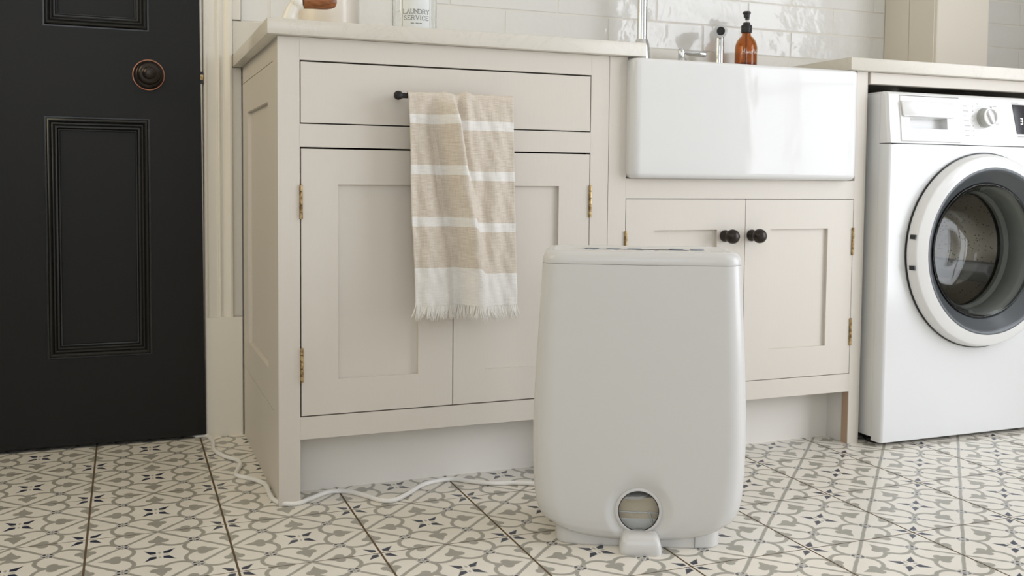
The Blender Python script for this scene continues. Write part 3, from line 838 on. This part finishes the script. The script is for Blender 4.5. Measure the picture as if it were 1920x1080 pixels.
# detergent drawer front with scoop
bm = NB(); dx0, dx1, dz0, dz1 = 1.4005, 1.5800, .7095, .8160; sx_0, sx_1, sz_0, sz_1 = 1.4285, 1.5405, .7400, .7660
fy = wf - .0022
def qf(bm, pts): return bm.faces.new([bm.verts.new(p) for p in pts])
xs = [dx0 + .002, sx_0, sx_1, dx1 - .002]; zs = [dz0 + .002, sz_0, sz_1, dz1 - .002]
for i in range(3):
    for j in range(3):
        if i == 1 and j == 1: continue
        qf(bm, [(xs[i], fy, zs[j]), (xs[i + 1], fy, zs[j]), (xs[i + 1], fy, zs[j + 1]), (xs[i], fy, zs[j + 1])])
rim = [(dx0, dz0), (dx1, dz0), (dx1, dz1), (dx0, dz1)]; rin = [(xs[0], zs[0]), (xs[3], zs[0]), (xs[3], zs[3]), (xs[0], zs[3])]
for i in range(4):
    j = (i + 1) % 4
    qf(bm, [(rim[i][0], wf, rim[i][1]), (rim[j][0], wf, rim[j][1]), (rin[j][0], fy, rin[j][1]), (rin[i][0], fy, rin[i][1])])
sc_ = [(sx_0, sz_0), (sx_1, sz_0), (sx_1, sz_1), (sx_0, sz_1)]; sd = wf + .020
for i in range(4):
    j = (i + 1) % 4
    qf(bm, [(sc_[i][0], fy, sc_[i][1]), (sc_[j][0], fy, sc_[j][1]), (sc_[j][0], sd, sc_[j][1]), (sc_[i][0], sd, sc_[i][1])])
qf(bm, [(sx_0, sd, sz_0), (sx_1, sd, sz_0), (sx_1, sd, sz_1), (sx_0, sd, sz_1)])
bmesh.ops.remove_doubles(bm, verts=bm.verts[:], dist=1e-6)
dd = link('detergent_drawer', tilted(bm), M['plastic2'], wm)
bm = NB(); prism(bm, [(1.4020, .8030), (1.5580, .8030), (1.5630, .7700), (1.5600, .7668), (1.4085, .7668), (1.4060, .7700)], 'y', fy - .0055, fy - .0002, .0022)
link('drawer_grip', tilted(bm), M['plastic2'], dd, smooth=True)
# the real scoop behind: pocket cut is hidden by a dark well sunk into the panel body
# programme dial
DXc, DZc = 1.6590, .7715
bm = NB(); lathe(bm, [(.0240, 0), (.0240, .002), (.0222, .003), (.0218, .020), (.0205, .0215), (.0188, .0215), (.0172, .0170), (0, .0165)], 48, at(DXc, wf, DZc, AX_Y)); dk = link('programme_dial', tilted(bm), M['dialgrey'], wm, smooth=True)
bm = NB(); lathe(bm, [(.0207, .0217), (.0219, .0210), (.0219, .0190), (.0170, .0171), (.0180, .0217)], 48, at(DXc, wf, DZc, AX_Y), close=True); link('dial_rim', tilted(bm), M['plastic2'], dk, smooth=True)
bm = NB(); prism(bm, [(-.0045, -.0168), (.0045, -.0168), (.0040, .0168), (-.0040, .0168)], 'z', .0168, .0222, .0012)
bmesh.ops.transform(bm, matrix=at(DXc, wf, DZc, AX_Y @ Matrix.Rotation(math.radians(28), 4, 'Z')), verts=bm.verts[:]); link('dial_grip', tilted(bm), M['plastic2'], dk)
bm = NB(); lathe(bm, [(0, .0169), (.0168, .0169), (.0168, .0172), (0, .0172)], 40, at(DXc, wf, DZc, AX_Y)); link('dial_face', tilted(bm), M['plastic'], dk)
link('dial_pointer', tilted(B1(DXc - .0005, DXc + .0005, wf - .0220, wf - .0190, DZc + .019, DZc + .0235)), M['print'], dk)
# display and marks
bm = NB(); prism(bm, [(1.7500, .8068), (1.8900, .8068), (1.8900, .7360), (1.7620, .7360)], 'y', wf - .0012, wf + .002); ds = link('display', tilted(bm), M['display'], wm)
bm = NB(); segs = {'3': 'abgcd', '1': 'bc', '5': 'afgcd'}
def seven(bm, ch, x, z, h):
    w_ = h * .5; t_ = h * .11
    S_ = {'a': (x, x + w_, z + h - t_, z + h), 'g': (x, x + w_, z + h / 2 - t_ / 2, z + h / 2 + t_ / 2), 'd': (x, x + w_, z, z + t_), 'b': (x + w_ - t_, x + w_, z + h / 2, z + h), 'c': (x + w_ - t_, x + w_, z, z + h / 2), 'f': (x, x + t_, z + h / 2, z + h), 'e': (x, x + t_, z, z + h / 2)}
    for s_ in segs[ch]: box(bm, *S_[s_][:2], wf - .0016, wf - .0011, *S_[s_][2:])
seven(bm, '3', 1.7745, .7595, .0150)
link('display_digits', tilted(bm), M['digits'], ds)
bm = NB()
for i in range(7):
    z = .7975 - i * .0118
    if z < .722: continue
    L = (.013, .017, .009, .015, .019, .016, .012)[i]; x0 = 1.5925 + i * .0008
    box(bm, x0, x0 + L, wf - .0004, wf + .0002, z, z + .0018); box(bm, 1.6215, 1.6245, wf - .0004, wf + .0002, z, z + .0022)
for x, z, L in ((1.637, .8035, .003), (1.6750, .7995, .003), (1.6870, .7995, .012), (1.6900, .7570, .014), (1.7480, .8105, .022), (1.7640, .7280, .026)):
    box(bm, x, x + L, wf - .0004, wf + .0002, z, z + .0020)
tag(link('panel_print', tilted(bm), M['printlight'], wm), 'rows of small pale grey programme marks', kind='stuff')
# door: outer white ring, grey cone, glass bowl
bm = NB(); lathe(bm, [(RO + .0008, .0008), (RO + .0008, .004), (RO - .010, .004), (RO - .010, .0008)], 96, at(WC[0], wf, WC[1], AX_Y), close=True); link('door_gap_shade', bm, M['dark'], wm, smooth=True)  # dark ring that puts in the shadow of the gap round the door
bm = NB(); lathe(bm, [(.2318, .0045), (.2315, .008), (.2272, .0245), (.2258, .0272), (.2230, .0288), (.2120, .0325), (.2060, .0345), (.2005, .0368), (.1990, .0370), (.1990, .0310), (.190, .0250), (.190, .0045)], 128, at(WC[0], wf, WC[1], AX_Y), close=True)
dring = link('door_ring', bm, M['plastic2'], wm, smooth=True)
for a in (math.degrees(math.asin((.4899 - WC[1]) / .2305)), math.degrees(math.asin((.4182 - WC[1]) / .2305))):
    a = PI - math.radians(a)
    bm = NB(); box(bm, -.0008, .0025, -.0052, .0052, .006, .0262)
    bmesh.ops.transform(bm, matrix=at(WC[0], wf, WC[1], AX_Y) @ Matrix.Rotation(a, 4, 'Z') @ Matrix.Translation((.2285, 0, 0)), verts=bm.verts[:]); link('hinge_slot', bm, M['dark'], dring)
bm = NB(); lathe(bm, [(.1988, .0374), (.1962, .0378), (.1925, .0372), (.188, .0335), (.169, .0150), (.1648, .0118), (.1625, .0095), (.1625, -.002), (.190, -.002), (.190, .028)], 128, at(WC[0], wf, WC[1], AX_Y), close=True)
link('door_cone', bm, M['ringgrey'], wm, smooth=True, angle=.8)
outer = [(.1620, .0110), (.1605, .0128), (.1580, .0125), (.1560, .0100)]
bowl_out = [(.1624, .0090), (.1530, .0020), (.1480, -.010), (.1340, -.060), (.1180, -.100), (.1040, -.118), (.086, -.125), (.05, -.1275), (0, -.128)]
bowl_in = [(0, -.1235), (.05, -.123), (.084, -.1205), (.1005, -.1140), (.1140, -.0970), (.1300, -.058), (.1435, -.010), (.1470, .0035), (.1550, .0095)]
bm = NB(); lathe(bm, outer[::-1][3:] + bowl_out + bowl_in + outer[::-1][:3], 96, at(WC[0], wf, WC[1], AX_Y), close=True)
link('door_glass', bm, M['doorglass'], wm, smooth=True, angle=1.2)
bm = NB(); lathe(bm, [(.190, -.010), (.172, -.006), (.164, -.014), (.158, -.030), (.155, -.050), (.158, -.060), (.150, -.068), (.152, -.080), (.162, -.086), (.2, -.088)], 96, at(WC[0], wf, WC[1], AX_Y), cap=False)
link('gasket', bm, M['rubber'], wm, smooth=True)
bm = NB(); lathe(bm, [(.150, -.088), (.165, -.092), (.200, -.105), (.218, -.12), (.218, -.36), (.205, -.375), (.12, -.385), (.06, -.36), (0, -.355)], 96, at(WC[0], wf, WC[1], AX_Y), cap=False)
dm = link('drum', bm, M['steel'], wm, smooth=True)
for a in (100, 220, 340):
    bm = NB(); prism(bm, [(-.03, -.002), (.03, -.002), (.012, .045), (-.012, .045)], 'z', -.35, -.13, .006)
    bmesh.ops.transform(bm, matrix=at(WC[0], wf, WC[1], AX_Y) @ Matrix.Rotation(math.radians(a), 4, 'Z') @ Matrix.Translation((.216, 0, 0)) @ Matrix.Rotation(PI / 2, 4, 'Z'), verts=bm.verts[:]); link('drum_paddle', bm, M['plastic'], dm)
for x in (wx0 + .035, wx1 - .035):
    for y in (.0, .45):
        bm = NB(); lathe(bm, [(.024, 0), (.026, .003), (.026, .010), (.010, .014), (.010, .019)], 20, at(x, y, 0)); link('foot', bm, M['dark'], wm, smooth=True)
link('base_skirt', B1(wx0 + .012, wx1 - .012, -.012, .02, .004, .0185), M['dark'], wm)

# ---- dehumidifier
th = math.radians(-25.696)
dc = (.5683, -.3316, 0)
dh = thing('dehumidifier', 'white portable dehumidifier standing on the floor in front of the cabinets', 'dehumidifier', dc, th)
def sring(hw_, yf, yb, z, n, seg=160, cx=0.0):
    out = []
    for k in range(seg):
        a = 2 * PI * k / seg; c_, s_ = math.cos(a), math.sin(a)
        x = hw_ * math.copysign(abs(c_) ** (2 / n), c_) + cx
        hd = yf if s_ < 0 else yb
        out.append((x, hd * math.copysign(abs(s_) ** (2 / n), s_), z))
    return out
def interp(tab, z):
    for (a, *va), (b_, *vb) in zip(tab, tab[1:]):
        if z <= b_:
            f = (z - a) / (b_ - a); f = max(0, min(1, f)); 
            return [p + (q - p) * f for p, q in zip(va, vb)]
    return list(tab[-1][1:])
def rring(hw_, yf, yb, r, z, bow=.0035, rb=None):
    """rounded rectangle ring, same vertex count for every ring, front gently bowed"""
    rb = rb or r; out = []
    def bowf(x): return bow * max(0.0, 1 - (x / (hw_ - r * .5)) ** 2)
    NF, NC, NS = 150, 16, 20
    for k in range(NF): x = -(hw_ - r) + 2 * (hw_ - r) * k / NF; out.append((x, -yf - bowf(x) + bow * 0, z))
    for k in range(NC): t_ = -PI / 2 + PI / 2 * k / NC; out.append((hw_ - r + r * math.cos(t_), -yf + r + r * math.sin(t_) - (bowf(hw_ - r) * (1 - k / NC)), z))
    for k in range(NS): out.append((hw_, -yf + r + (yb - rb + yf - r) * k / NS, z))
    for k in range(NC): t_ = PI / 2 * k / NC; out.append((hw_ - rb + rb * math.cos(t_), yb - rb + rb * math.sin(t_), z))
    for k in range(NS): out.append((hw_ - rb - 2 * (hw_ - rb) * k / NS, yb, z))
    for k in range(NC): t_ = PI / 2 + PI / 2 * k / NC; out.append((-hw_ + rb + rb * math.cos(t_), yb - rb + rb * math.sin(t_), z))
    for k in range(NS): out.append((-hw_, yb - rb - (yb - rb + yf - r) * k / NS, z))
    for k in range(NC): t_ = PI + PI / 2 * k / NC; out.append((-hw_ + r + r * math.cos(t_), -yf + r + r * math.sin(t_) - (bowf(hw_ - r) * k / NC), z))
    return out
#      z      hw     front  back  corner radius
HT = [(.0125, .1400, .0850, .083, .045), (.0145, .1470, .0885, .087, .046), (.019, .1545, .0935, .091, .046), (.030, .1625, .0970, .095, .046), (.045, .1677, .0985, .098, .044), (.062, .1715, .0992, .099, .042), (.085, .1745, .0994, .1, .040), (.12, .1770, .0994, .1, .038), (.185, .1785, .0990, .1, .036), (.24, .1772, .0980, .099, .035), (.32, .1735, .0962, .097, .034), (.41, .1685, .0932, .094, .033), (.4745, .1652, .0902, .0915, .032)]
bm = NB()
zsl = [.0125, .0133, .0145, .0165, .019, .0215, .024, .0265] + [.029 + .0026 * i for i in range(30)] + [.109 + (.4735 - .109) * i / 23 for i in range(24)]
rings = []
WX, WZ = .0000, .0640
for z in zsl:
    hw_, yf, yb, r_ = interp(HT, z)
    rg = []
    for x, y, zz in rring(hw_, yf, yb, r_, z):
        if y < -.06:
            d = math.hypot(x - WX, zz - WZ)
            if d < .058:
                f = max(0.0, min(1.0, (.058 - d) / .022)); f = f * f * (3 - 2 * f); y += .0085 * f
        lift = .024 * min(1.0, abs(x) / .142) ** 2.6 * max(0.0, 1 - z / .09) ** 1.5
        rg.append((x, y, zz + lift))
    rings.append(rg)
rings.append(rring(.1615, .0867, .0880, .030, .4736)); rings.append(rring(.1615, .0867, .0880, .030, .4690))
R = loft(bm, rings, True, True)
# open the porthole so the tank shows
kill = [f for f in bm.faces if all(math.hypot(v.co.x - WX, v.co.z - WZ) < .0362 and v.co.y < -.06 for v in f.verts)]
bmesh.ops.delete(bm, geom=kill, context='FACES')
shell = link('body_shell', bm, M['plastic'], dh, smooth=True, angle=1.0, local=True)
# lid with a shallow tray on top
bm = NB(); rings = []
for ins, z in ((0.0040, .4700), (0.0040, .4741), (0.0003, .4741), (0, .4755), (.0004, .4820), (.0024, .4880), (.0060, .4922), (.0105, .4942), (.0150, .4948), (.0190, .4944), (.0215, .4936), (.0235, .4931), (.05, .4930), (.085, .4930)):
    rings.append(rring(.1652 - ins, .0902 - ins, .0915 - ins, max(.032 - ins * .6, .012), z))
loft(bm, rings); lid = link('lid', bm, M['plastic'], dh, smooth=True, angle=.9, local=True)
def oval(bm, cx, cy, rx, ry, z):
    vs = [bm.verts.new((cx + rx * math.cos(2 * PI * k / 24), cy + ry * math.sin(2 * PI * k / 24), z)) for k in range(24)]; bm.faces.new(vs)
for cx in (-.082, -.044, -.008, .064, .100):
    bm = NB()
    lathe(bm, [(1, 0), (1, .0006), (.9, .0009), (0, .0010)], 28, at(cx, .012, .4929, Matrix.Diagonal((.0125, .0105, 1, 1))))
    link('button', bm, M['printblue'], lid, smooth=True, local=True)['label'] = 'oval grey-blue touch button'
bm = NB()
for cx, L in ((-.079, .008), (-.041, .008), (.000, .012), (.028, .006), (.105, .014), (.135, .03)):
    box(bm, cx - L / 2, cx + L / 2, -.016, -.0135, .4928, .4935)
tag(link('lid_print', bm, M['printlight'], lid, local=True), kind='stuff')
# porthole: rim, dark gap, clear lens
bm = NB()
lathe(bm, [(.0395, -.004), (.0388, .0004), (.0365, .0018), (.0350, .0020), (.0340, .0014), (.0335, -.002)], 64, at(WX, -.0955, WZ, AX_Y), close=True)
rimo = link('porthole_rim', bm, M['plastic'], dh, smooth=True, local=True)
bm = NB(); lathe(bm, [(.0336, -.0015), (.0336, .0008), (.0326, .0006), (.0326, -.0015)], 64, at(WX, -.0955, WZ, AX_Y), close=True)
link('porthole_gap', bm, M['dark'], dh, smooth=True, local=True)
bm = NB(); lathe(bm, [(0, .0022), (.012, .0020), (.024, .0012), (.0325, -.0004), (.0325, -.0024), (.024, -.0008), (.012, 0), (0, .0002)], 64, at(WX, -.0955, WZ, AX_Y), cap=False)
link('porthole_lens', bm, M['glass'], dh, smooth=True, local=True)
# water tank seen through the lens
bm = NB(); rr = rrect(-.11, .11, -.080, .07, .02)
loft(bm, [[(x, y, .008) for x, y in rr], [(x, y, .075) for x, y in rr], [(x * 1.01, y * 1.02, .078) for x, y in rr], [(x * 1.01, y * 1.02, .083) for x, y in rr]])
tank = link('water_tank', bm, M['tank'], dh, smooth=True, angle=.6, local=True)
bm = NB()
lathe(bm, [(0, 0), (.03, 0), (.03, .004), (.026, .0055), (0, .0055)], 32, at(-.012, -.066, .0832)); tube(bm, [(.018, -.0815, .06), (.024, -.0815, .04), (.026, -.0815, .012)], .0022, 8); tube(bm, [(-.1, -.0806, .058), (.1, -.0806, .056)], .0016, 8)
link('tank_fitting', bm, M['plastic'], tank, smooth=True, local=True)
# base
bm = NB(); rings = []
for ins, z, n in ((.0015, 0, 7), (.0002, .0015, 7), (0, .004, 7), (.0004, .02, 7), (.001, .034, 7), (.008, .050, 6)):
    rings.append(sring(.1392 - ins, .0865 - ins, .083 - ins, z, n, 96))
loft(bm, rings); bs = link('base', bm, M['plastic'], dh, smooth=True, angle=.8, local=True)
link('base_seam', B1(.0945, .0949, -.0872, -.0800, .002, .030), M['print'], bs, local=True)
# pedal foot in front
bm = NB(); rings = []
FXc = .003
for k in range(9):
    t_ = k / 8; a = PI / 2 * t_
    rings.append([(x, y, z_) for (x, y), z_ in zip(rrect(FXc - .0345 + .012 * (1 - math.cos(a)) , FXc + .0345 - .012 * (1 - math.cos(a)), -.1285 + .016 * (1 - math.cos(a)), -.075, .010), [.003 + .029 * math.sin(a)] * 99)])
rings.insert(0, [(x, y, 0.0) for x, y in rrect(FXc - .0335, FXc + .0335, -.1275, -.075, .010)])
loft(bm, rings); link('foot_pedal', bm, M['plastic'], dh, smooth=True, angle=.9, local=True)
# mains lead of the dehumidifier, running along the cabinets and under the door: part of the machine
RC = .0044
path = [(-.118, .590), (-.1080, .5640), (-.0850, .5560), (-.0770, .4990), (-.0805, .4270), (-.0650, .3680), (-.0400, .3230), (-.0400, .2800), (-.0550, .2190), (-.0310, .1830), (-.0085, .1370), (-.0075, .0790), (-.0055, .0350), (.0080, .0035), (.0330, -.0050), (.0620, .0150), (.1002, .0420), (.1348, .0340), (.1588, .0020), (.1808, -.0365), (.2029, -.0500), (.2358, -.0265), (.2825, .0226), (.3207, .0392), (.3544, .0390), (.3803, .0145), (.4159, -.0130), (.4575, -.0245), (.4992, -.0470), (.548, -.078), (.590, -.120), (.612, -.175), (.6105, -.215), (.604, -.243)]
p3 = [(x, y, RC + .0001) for x, y in path]
p3[-2] = (.6105, -.215, .012); p3[-1] = (.6035, -.246, .030)
bm = NB(); tube(bm, catmull(p3, 5), RC, 10)
inv = (Matrix.Translation(dc) @ Matrix.Rotation(th, 4, 'Z')).inverted()
bmesh.ops.transform(bm, matrix=inv, verts=bm.verts[:])
link('power_cable', bm, M['cord'], dh, smooth=True, local=True)['label'] = 'white power cable snaking along the floor to the door'

# ---- towel
def towel():
    NU, NV = 90, 150
    LF = .4075; LBk = .30
    bm = NB(); uvl = bm.loops.layers.uv.new('UVMap')
    def sst(a, b_, x):
        t_ = max(0, min(1, (x - a) / (b_ - a))); return t_ * t_ * (3 - 2 * t_)
    rbar = .0072
    def pos(u, d):
        # d: metres from the crest, positive to the front
        tt = max(0, d) / LF
        xl = .2312 + .0145 * tt + .0012 * math.sin(tt * 9); xr = .4412 + .0105 * tt + .0008 * math.sin(tt * 7 + 1)
        # the fold gathers cloth: right of it the width is taken up
        x = xl + (xr - xl) * u
        fc = .40 + .20 * sst(0, 1, tt) ** .8                        # fold line drifting to the right
        def g(c_, s_): return math.exp(-((u - c_) / s_) ** 2)
        left = math.exp(-((u - fc) / .11) ** 2) if u < fc else math.exp(-((u - fc) / (.022 + .075 * sst(.05, .9, tt))) ** 2)
        amp = .036 * sst(-.02, .16, tt) * (1 - .35 * tt) + .0045
        h = amp * left - .0170 * g(fc - .20, .075) * sst(0, .2, tt) - .006 * g(fc + .075, .03) * (1 - .6 * tt)
        h += .0085 * g(.535 + .05 * tt, .04) * (1 - sst(0, .45, tt))
        h += .0040 * g(.80 - .05 * tt, .09) * sst(.05, .4, tt) - .003 * g(.68 + .02 * tt, .05) * sst(.1, .5, tt)
        h += .0022 * g(.13, .05) * (1 - .3 * tt) - .0018 * g(.06, .03) + .0014 * math.sin(u * 30 + tt * 5) * sst(0, .2, tt)
        h += .0006 * math.sin(u * 55 - d * 90) + .0005 * math.sin(d * 140 + u * 12)
        if d >= 0:
            a = d / rbar
            if a < PI / 2: y = HY - rbar * math.sin(a) ; z = HZ + rbar * math.cos(a)
            else: y = HY - rbar; z = HZ - (d - rbar * PI / 2)
            k = sst(0, .03, d)
            y -= h * k + .006 * tt
            z += (1 - sst(0, .05, d)) * (.0032 * g(.34, .045) + .0040 * g(.545, .05) - .0030 * g(.455, .028) - .0005 * math.sin(u * 22))
            z -= .010 * sst(fc - .02, fc + .05, u) * tt * .2 + .004 * (u - .5) * tt
        else:
            a = -d / rbar
            if a < PI / 2: y = HY + rbar * math.sin(a); z = HZ + rbar * math.cos(a)
            else: y = HY + rbar; z = HZ - (-d - rbar * PI / 2)
            y += .003 * math.sin(u * 20) * sst(0, .1, -d); x = .337 + (x - .337) * (1 - .10 * sst(0, .04, -d)); x += .008 * sst(0, .05, -d)
            z += (1 - sst(0, .05, -d)) * (.0032 * g(.34, .045) + .0040 * g(.545, .05) - .0030 * g(.455, .028) - .0005 * math.sin(u * 22))
        return Vector((x, min(y, -.0085), z)), fc
    grid = []
    ds_ = [-LBk + (LBk) * i / 40 for i in range(40)] + [LF * i / NV for i in range(NV + 1)]
    for d in ds_:
        row = []
        for i in range(NU + 1):
            u = i / NU; p, fc = pos(u, d)
            vv = d - (.0095 * sst(fc + .0, fc + .05 + .05 * min(1, d / LF), u) if d > 0 else 0) if d < .36 else d - .0095 * sst(fc + .0, fc + .10, u)
            row.append((bm.verts.new(p), u, vv))
        grid.append(row)
    for A, B_ in zip(grid, grid[1:]):
        for i in range(NU):
            q = (A[i], A[i + 1], B_[i + 1], B_[i])
            f = bm.faces.new([t_[0] for t_ in q])
            for lp, t_ in zip(f.loops, q): lp[uvl].uv = (t_[1], t_[2])
    tw = thing('towel', 'beige linen towel with white bands and fringed hem over the black drawer handle', 'towel', (.34, HY, HZ))
    o = link('cloth', bm, M['towel'], tw, smooth=True, angle=3)
    so = o.modifiers.new('thick', 'SOLIDIFY'); so.thickness = .0014; so.offset = 0
    fr = NB()
    n = 150
    for k in range(n):
        u = (k + .5) / n + random.uniform(-.003, .003); u = max(0, min(1, u))
        p, _ = pos(u, LF); p0, _ = pos(u, LF - .006)
        grp = math.sin(k * .9) * .5 + math.sin(k * .37) * .7
        L = .024 + random.uniform(-.004, .005)
        side = grp * .006 + random.uniform(-.003, .003) + (u - .5) * .010
        pts = [p0, p, p + Vector((side * .35, random.uniform(-.001, .001), -L * .4)), p + Vector((side * .8, random.uniform(-.002, .001), -L * .75)), p + Vector((side + random.uniform(-.002, .002), random.uniform(-.002, .002), -L))]
        tube(fr, pts, [.0007, .0010, .0011, .0010, .0004], 5)
        for q in range(2):
            s2 = side + random.uniform(-.004, .004)
            tube(fr, [p, p + Vector((s2 * .5, random.uniform(-.0015, .0015), -L * .5)), p + Vector((s2, random.uniform(-.002, .002), -L * random.uniform(.75, 1.05)))], [.0005, .0006, .0003], 4)
    tag(link('fringe', fr, M['fringe'], tw), 'white twisted cotton fringe', kind='stuff')
towel()

# ---- things on the left worktop
# clear glass bottle with a printed label
gx, gy = .3040, .165
ZLW = .8988
gb = thing('glass_bottle', 'clear glass laundry bottle with a printed label on the worktop', 'bottle', (gx, gy, ZLW))
gr = .0460
bm = NB(); lathe(bm, [(0, .002), (gr - .006, 0), (gr - .001, .003), (gr, .009), (gr, .150), (gr - .006, .168), (.024, .186), (.018, .194), (.018, .215),
                      (.015, .215), (.015, .193), (.021, .184), (gr - .0095, .166), (gr - .0035, .149), (gr - .0035, .012), (gr - .008, .0085), (0, .0075)], 48, at(gx, gy, ZLW), cap=False)
link('bottle_glass', bm, M['glass'], gb, smooth=True)
bm = NB(); lathe(bm, [(0, .2155), (.019, .2155), (.019, .232), (.017, .235), (0, .235)], 28, at(gx, gy, ZLW)); link('stopper', bm, M['wood'], gb, smooth=True)
la = math.atan2(CAM.y - gy, CAM.x - gx) + .10
lm = cyl(gx, gy, gr + .0003, la)
bm = NB(); hwid = .0335; z0, z1 = ZLW + .0135, ZLW + .120; N = 16
for i in range(N):
    u0, u1 = -hwid + 2 * hwid * i / N, -hwid + 2 * hwid * (i + 1) / N
    qf(bm, [lm(u0, z0), lm(u1, z0), lm(u1, z1), lm(u0, z1)])
bmesh.ops.remove_doubles(bm, verts=bm.verts[:], dist=1e-6)
lb = link('label', bm, M['labelpaper'], gb, smooth=True)
lm2 = cyl(gx, gy, gr + .0008, la)
bm = NB()
ins = .0030
ribbon(bm, [[(-hwid + ins, z0 + ins), (hwid - ins, z0 + ins), (hwid - ins, z1 - ins), (-hwid + ins, z1 - ins), (-hwid + ins, z0 + ins)]], .0007, lm2)
ribbon(bm, text_strokes('LAUNDRY', .0088, 0, ZLW + .0535, .22), .0010, lm2)
ribbon(bm, text_strokes('SERVICE', .0088, 0, ZLW + .0410, .28), .0010, lm2)
ribbon(bm, [[(-.012, ZLW + .0300), (-.005, ZLW + .0300)], [(-.002, ZLW + .0300), (.004, ZLW + .0300)], [(.006, ZLW + .0300), (.011, ZLW + .0300)]], .0013, lm2)
link('label_print', bm, M['print'], lb)
# cream canister
cx_, cy_ = .1420, .250
cn = thing('canister', 'cream enamel canister behind the wooden handle on the worktop', 'canister', (cx_, cy_, ZLW))
cr = .0640
bm = NB(); lathe(bm, [(0, 0), (cr - .003, 0), (cr, .003), (cr, .20), (cr - .003, .203), (0, .203)], 56, at(cx_, cy_, ZLW)); link('canister_body', bm, M['cream'], cn, smooth=True)
bm = NB(); lathe(bm, [(cr + .002, .199), (cr + .003, .203), (cr + .003, .222), (cr, .226), (.02, .230), (.012, .236), (.012, .248), (.016, .256), (0, .262)], 56, at(cx_, cy_, ZLW)); link('canister_lid', bm, M['cream'], cn, smooth=True)
# retro iron: curved ivory bracket with a turned wooden handle
ir = thing('hand_iron', 'ivory curved stand carrying a brown turned wooden handle, at the left end of worktop', 'iron', (.05, .10, ZLW))
y0 = .095
bm = NB(); pts = catmull([(.0340, y0, ZLW + .0005), (.0345, y0, ZLW + .010), (.0375, y0, ZLW + .025), (.0455, y0, ZLW + .041), (.0560, y0, ZLW + .0495)], 6)
tube(bm, pts, [.0175 - .0055 * min(1, i / 12) + (.001 if i > 18 else 0) for i in range(len(pts))], 24)
lathe(bm, [(0, -.016), (.010, -.0145), (.0145, -.010), (.0160, -.003), (.0150, .004), (.0110, .007), (0, .008)], 28, at(.0535, y0, ZLW + .0500, Matrix.Rotation(PI / 2, 4, 'Y')))
link('bracket', bm, M['ivory'], ir, smooth=True, angle=1.2)
bm = NB(); lathe(bm, [(0, 0), (.0135, 0), (.0150, .004), (.0150, .020), (.0158, .034), (.0158, .046), (.0145, .056), (.0118, .0625), (.006, .0658), (0, .0665)], 32, at(.0610, y0, ZLW + .0530, Matrix.Rotation(PI / 2 - .06, 4, 'Y')))
link('wooden_grip', bm, M['wood'], ir, smooth=True)
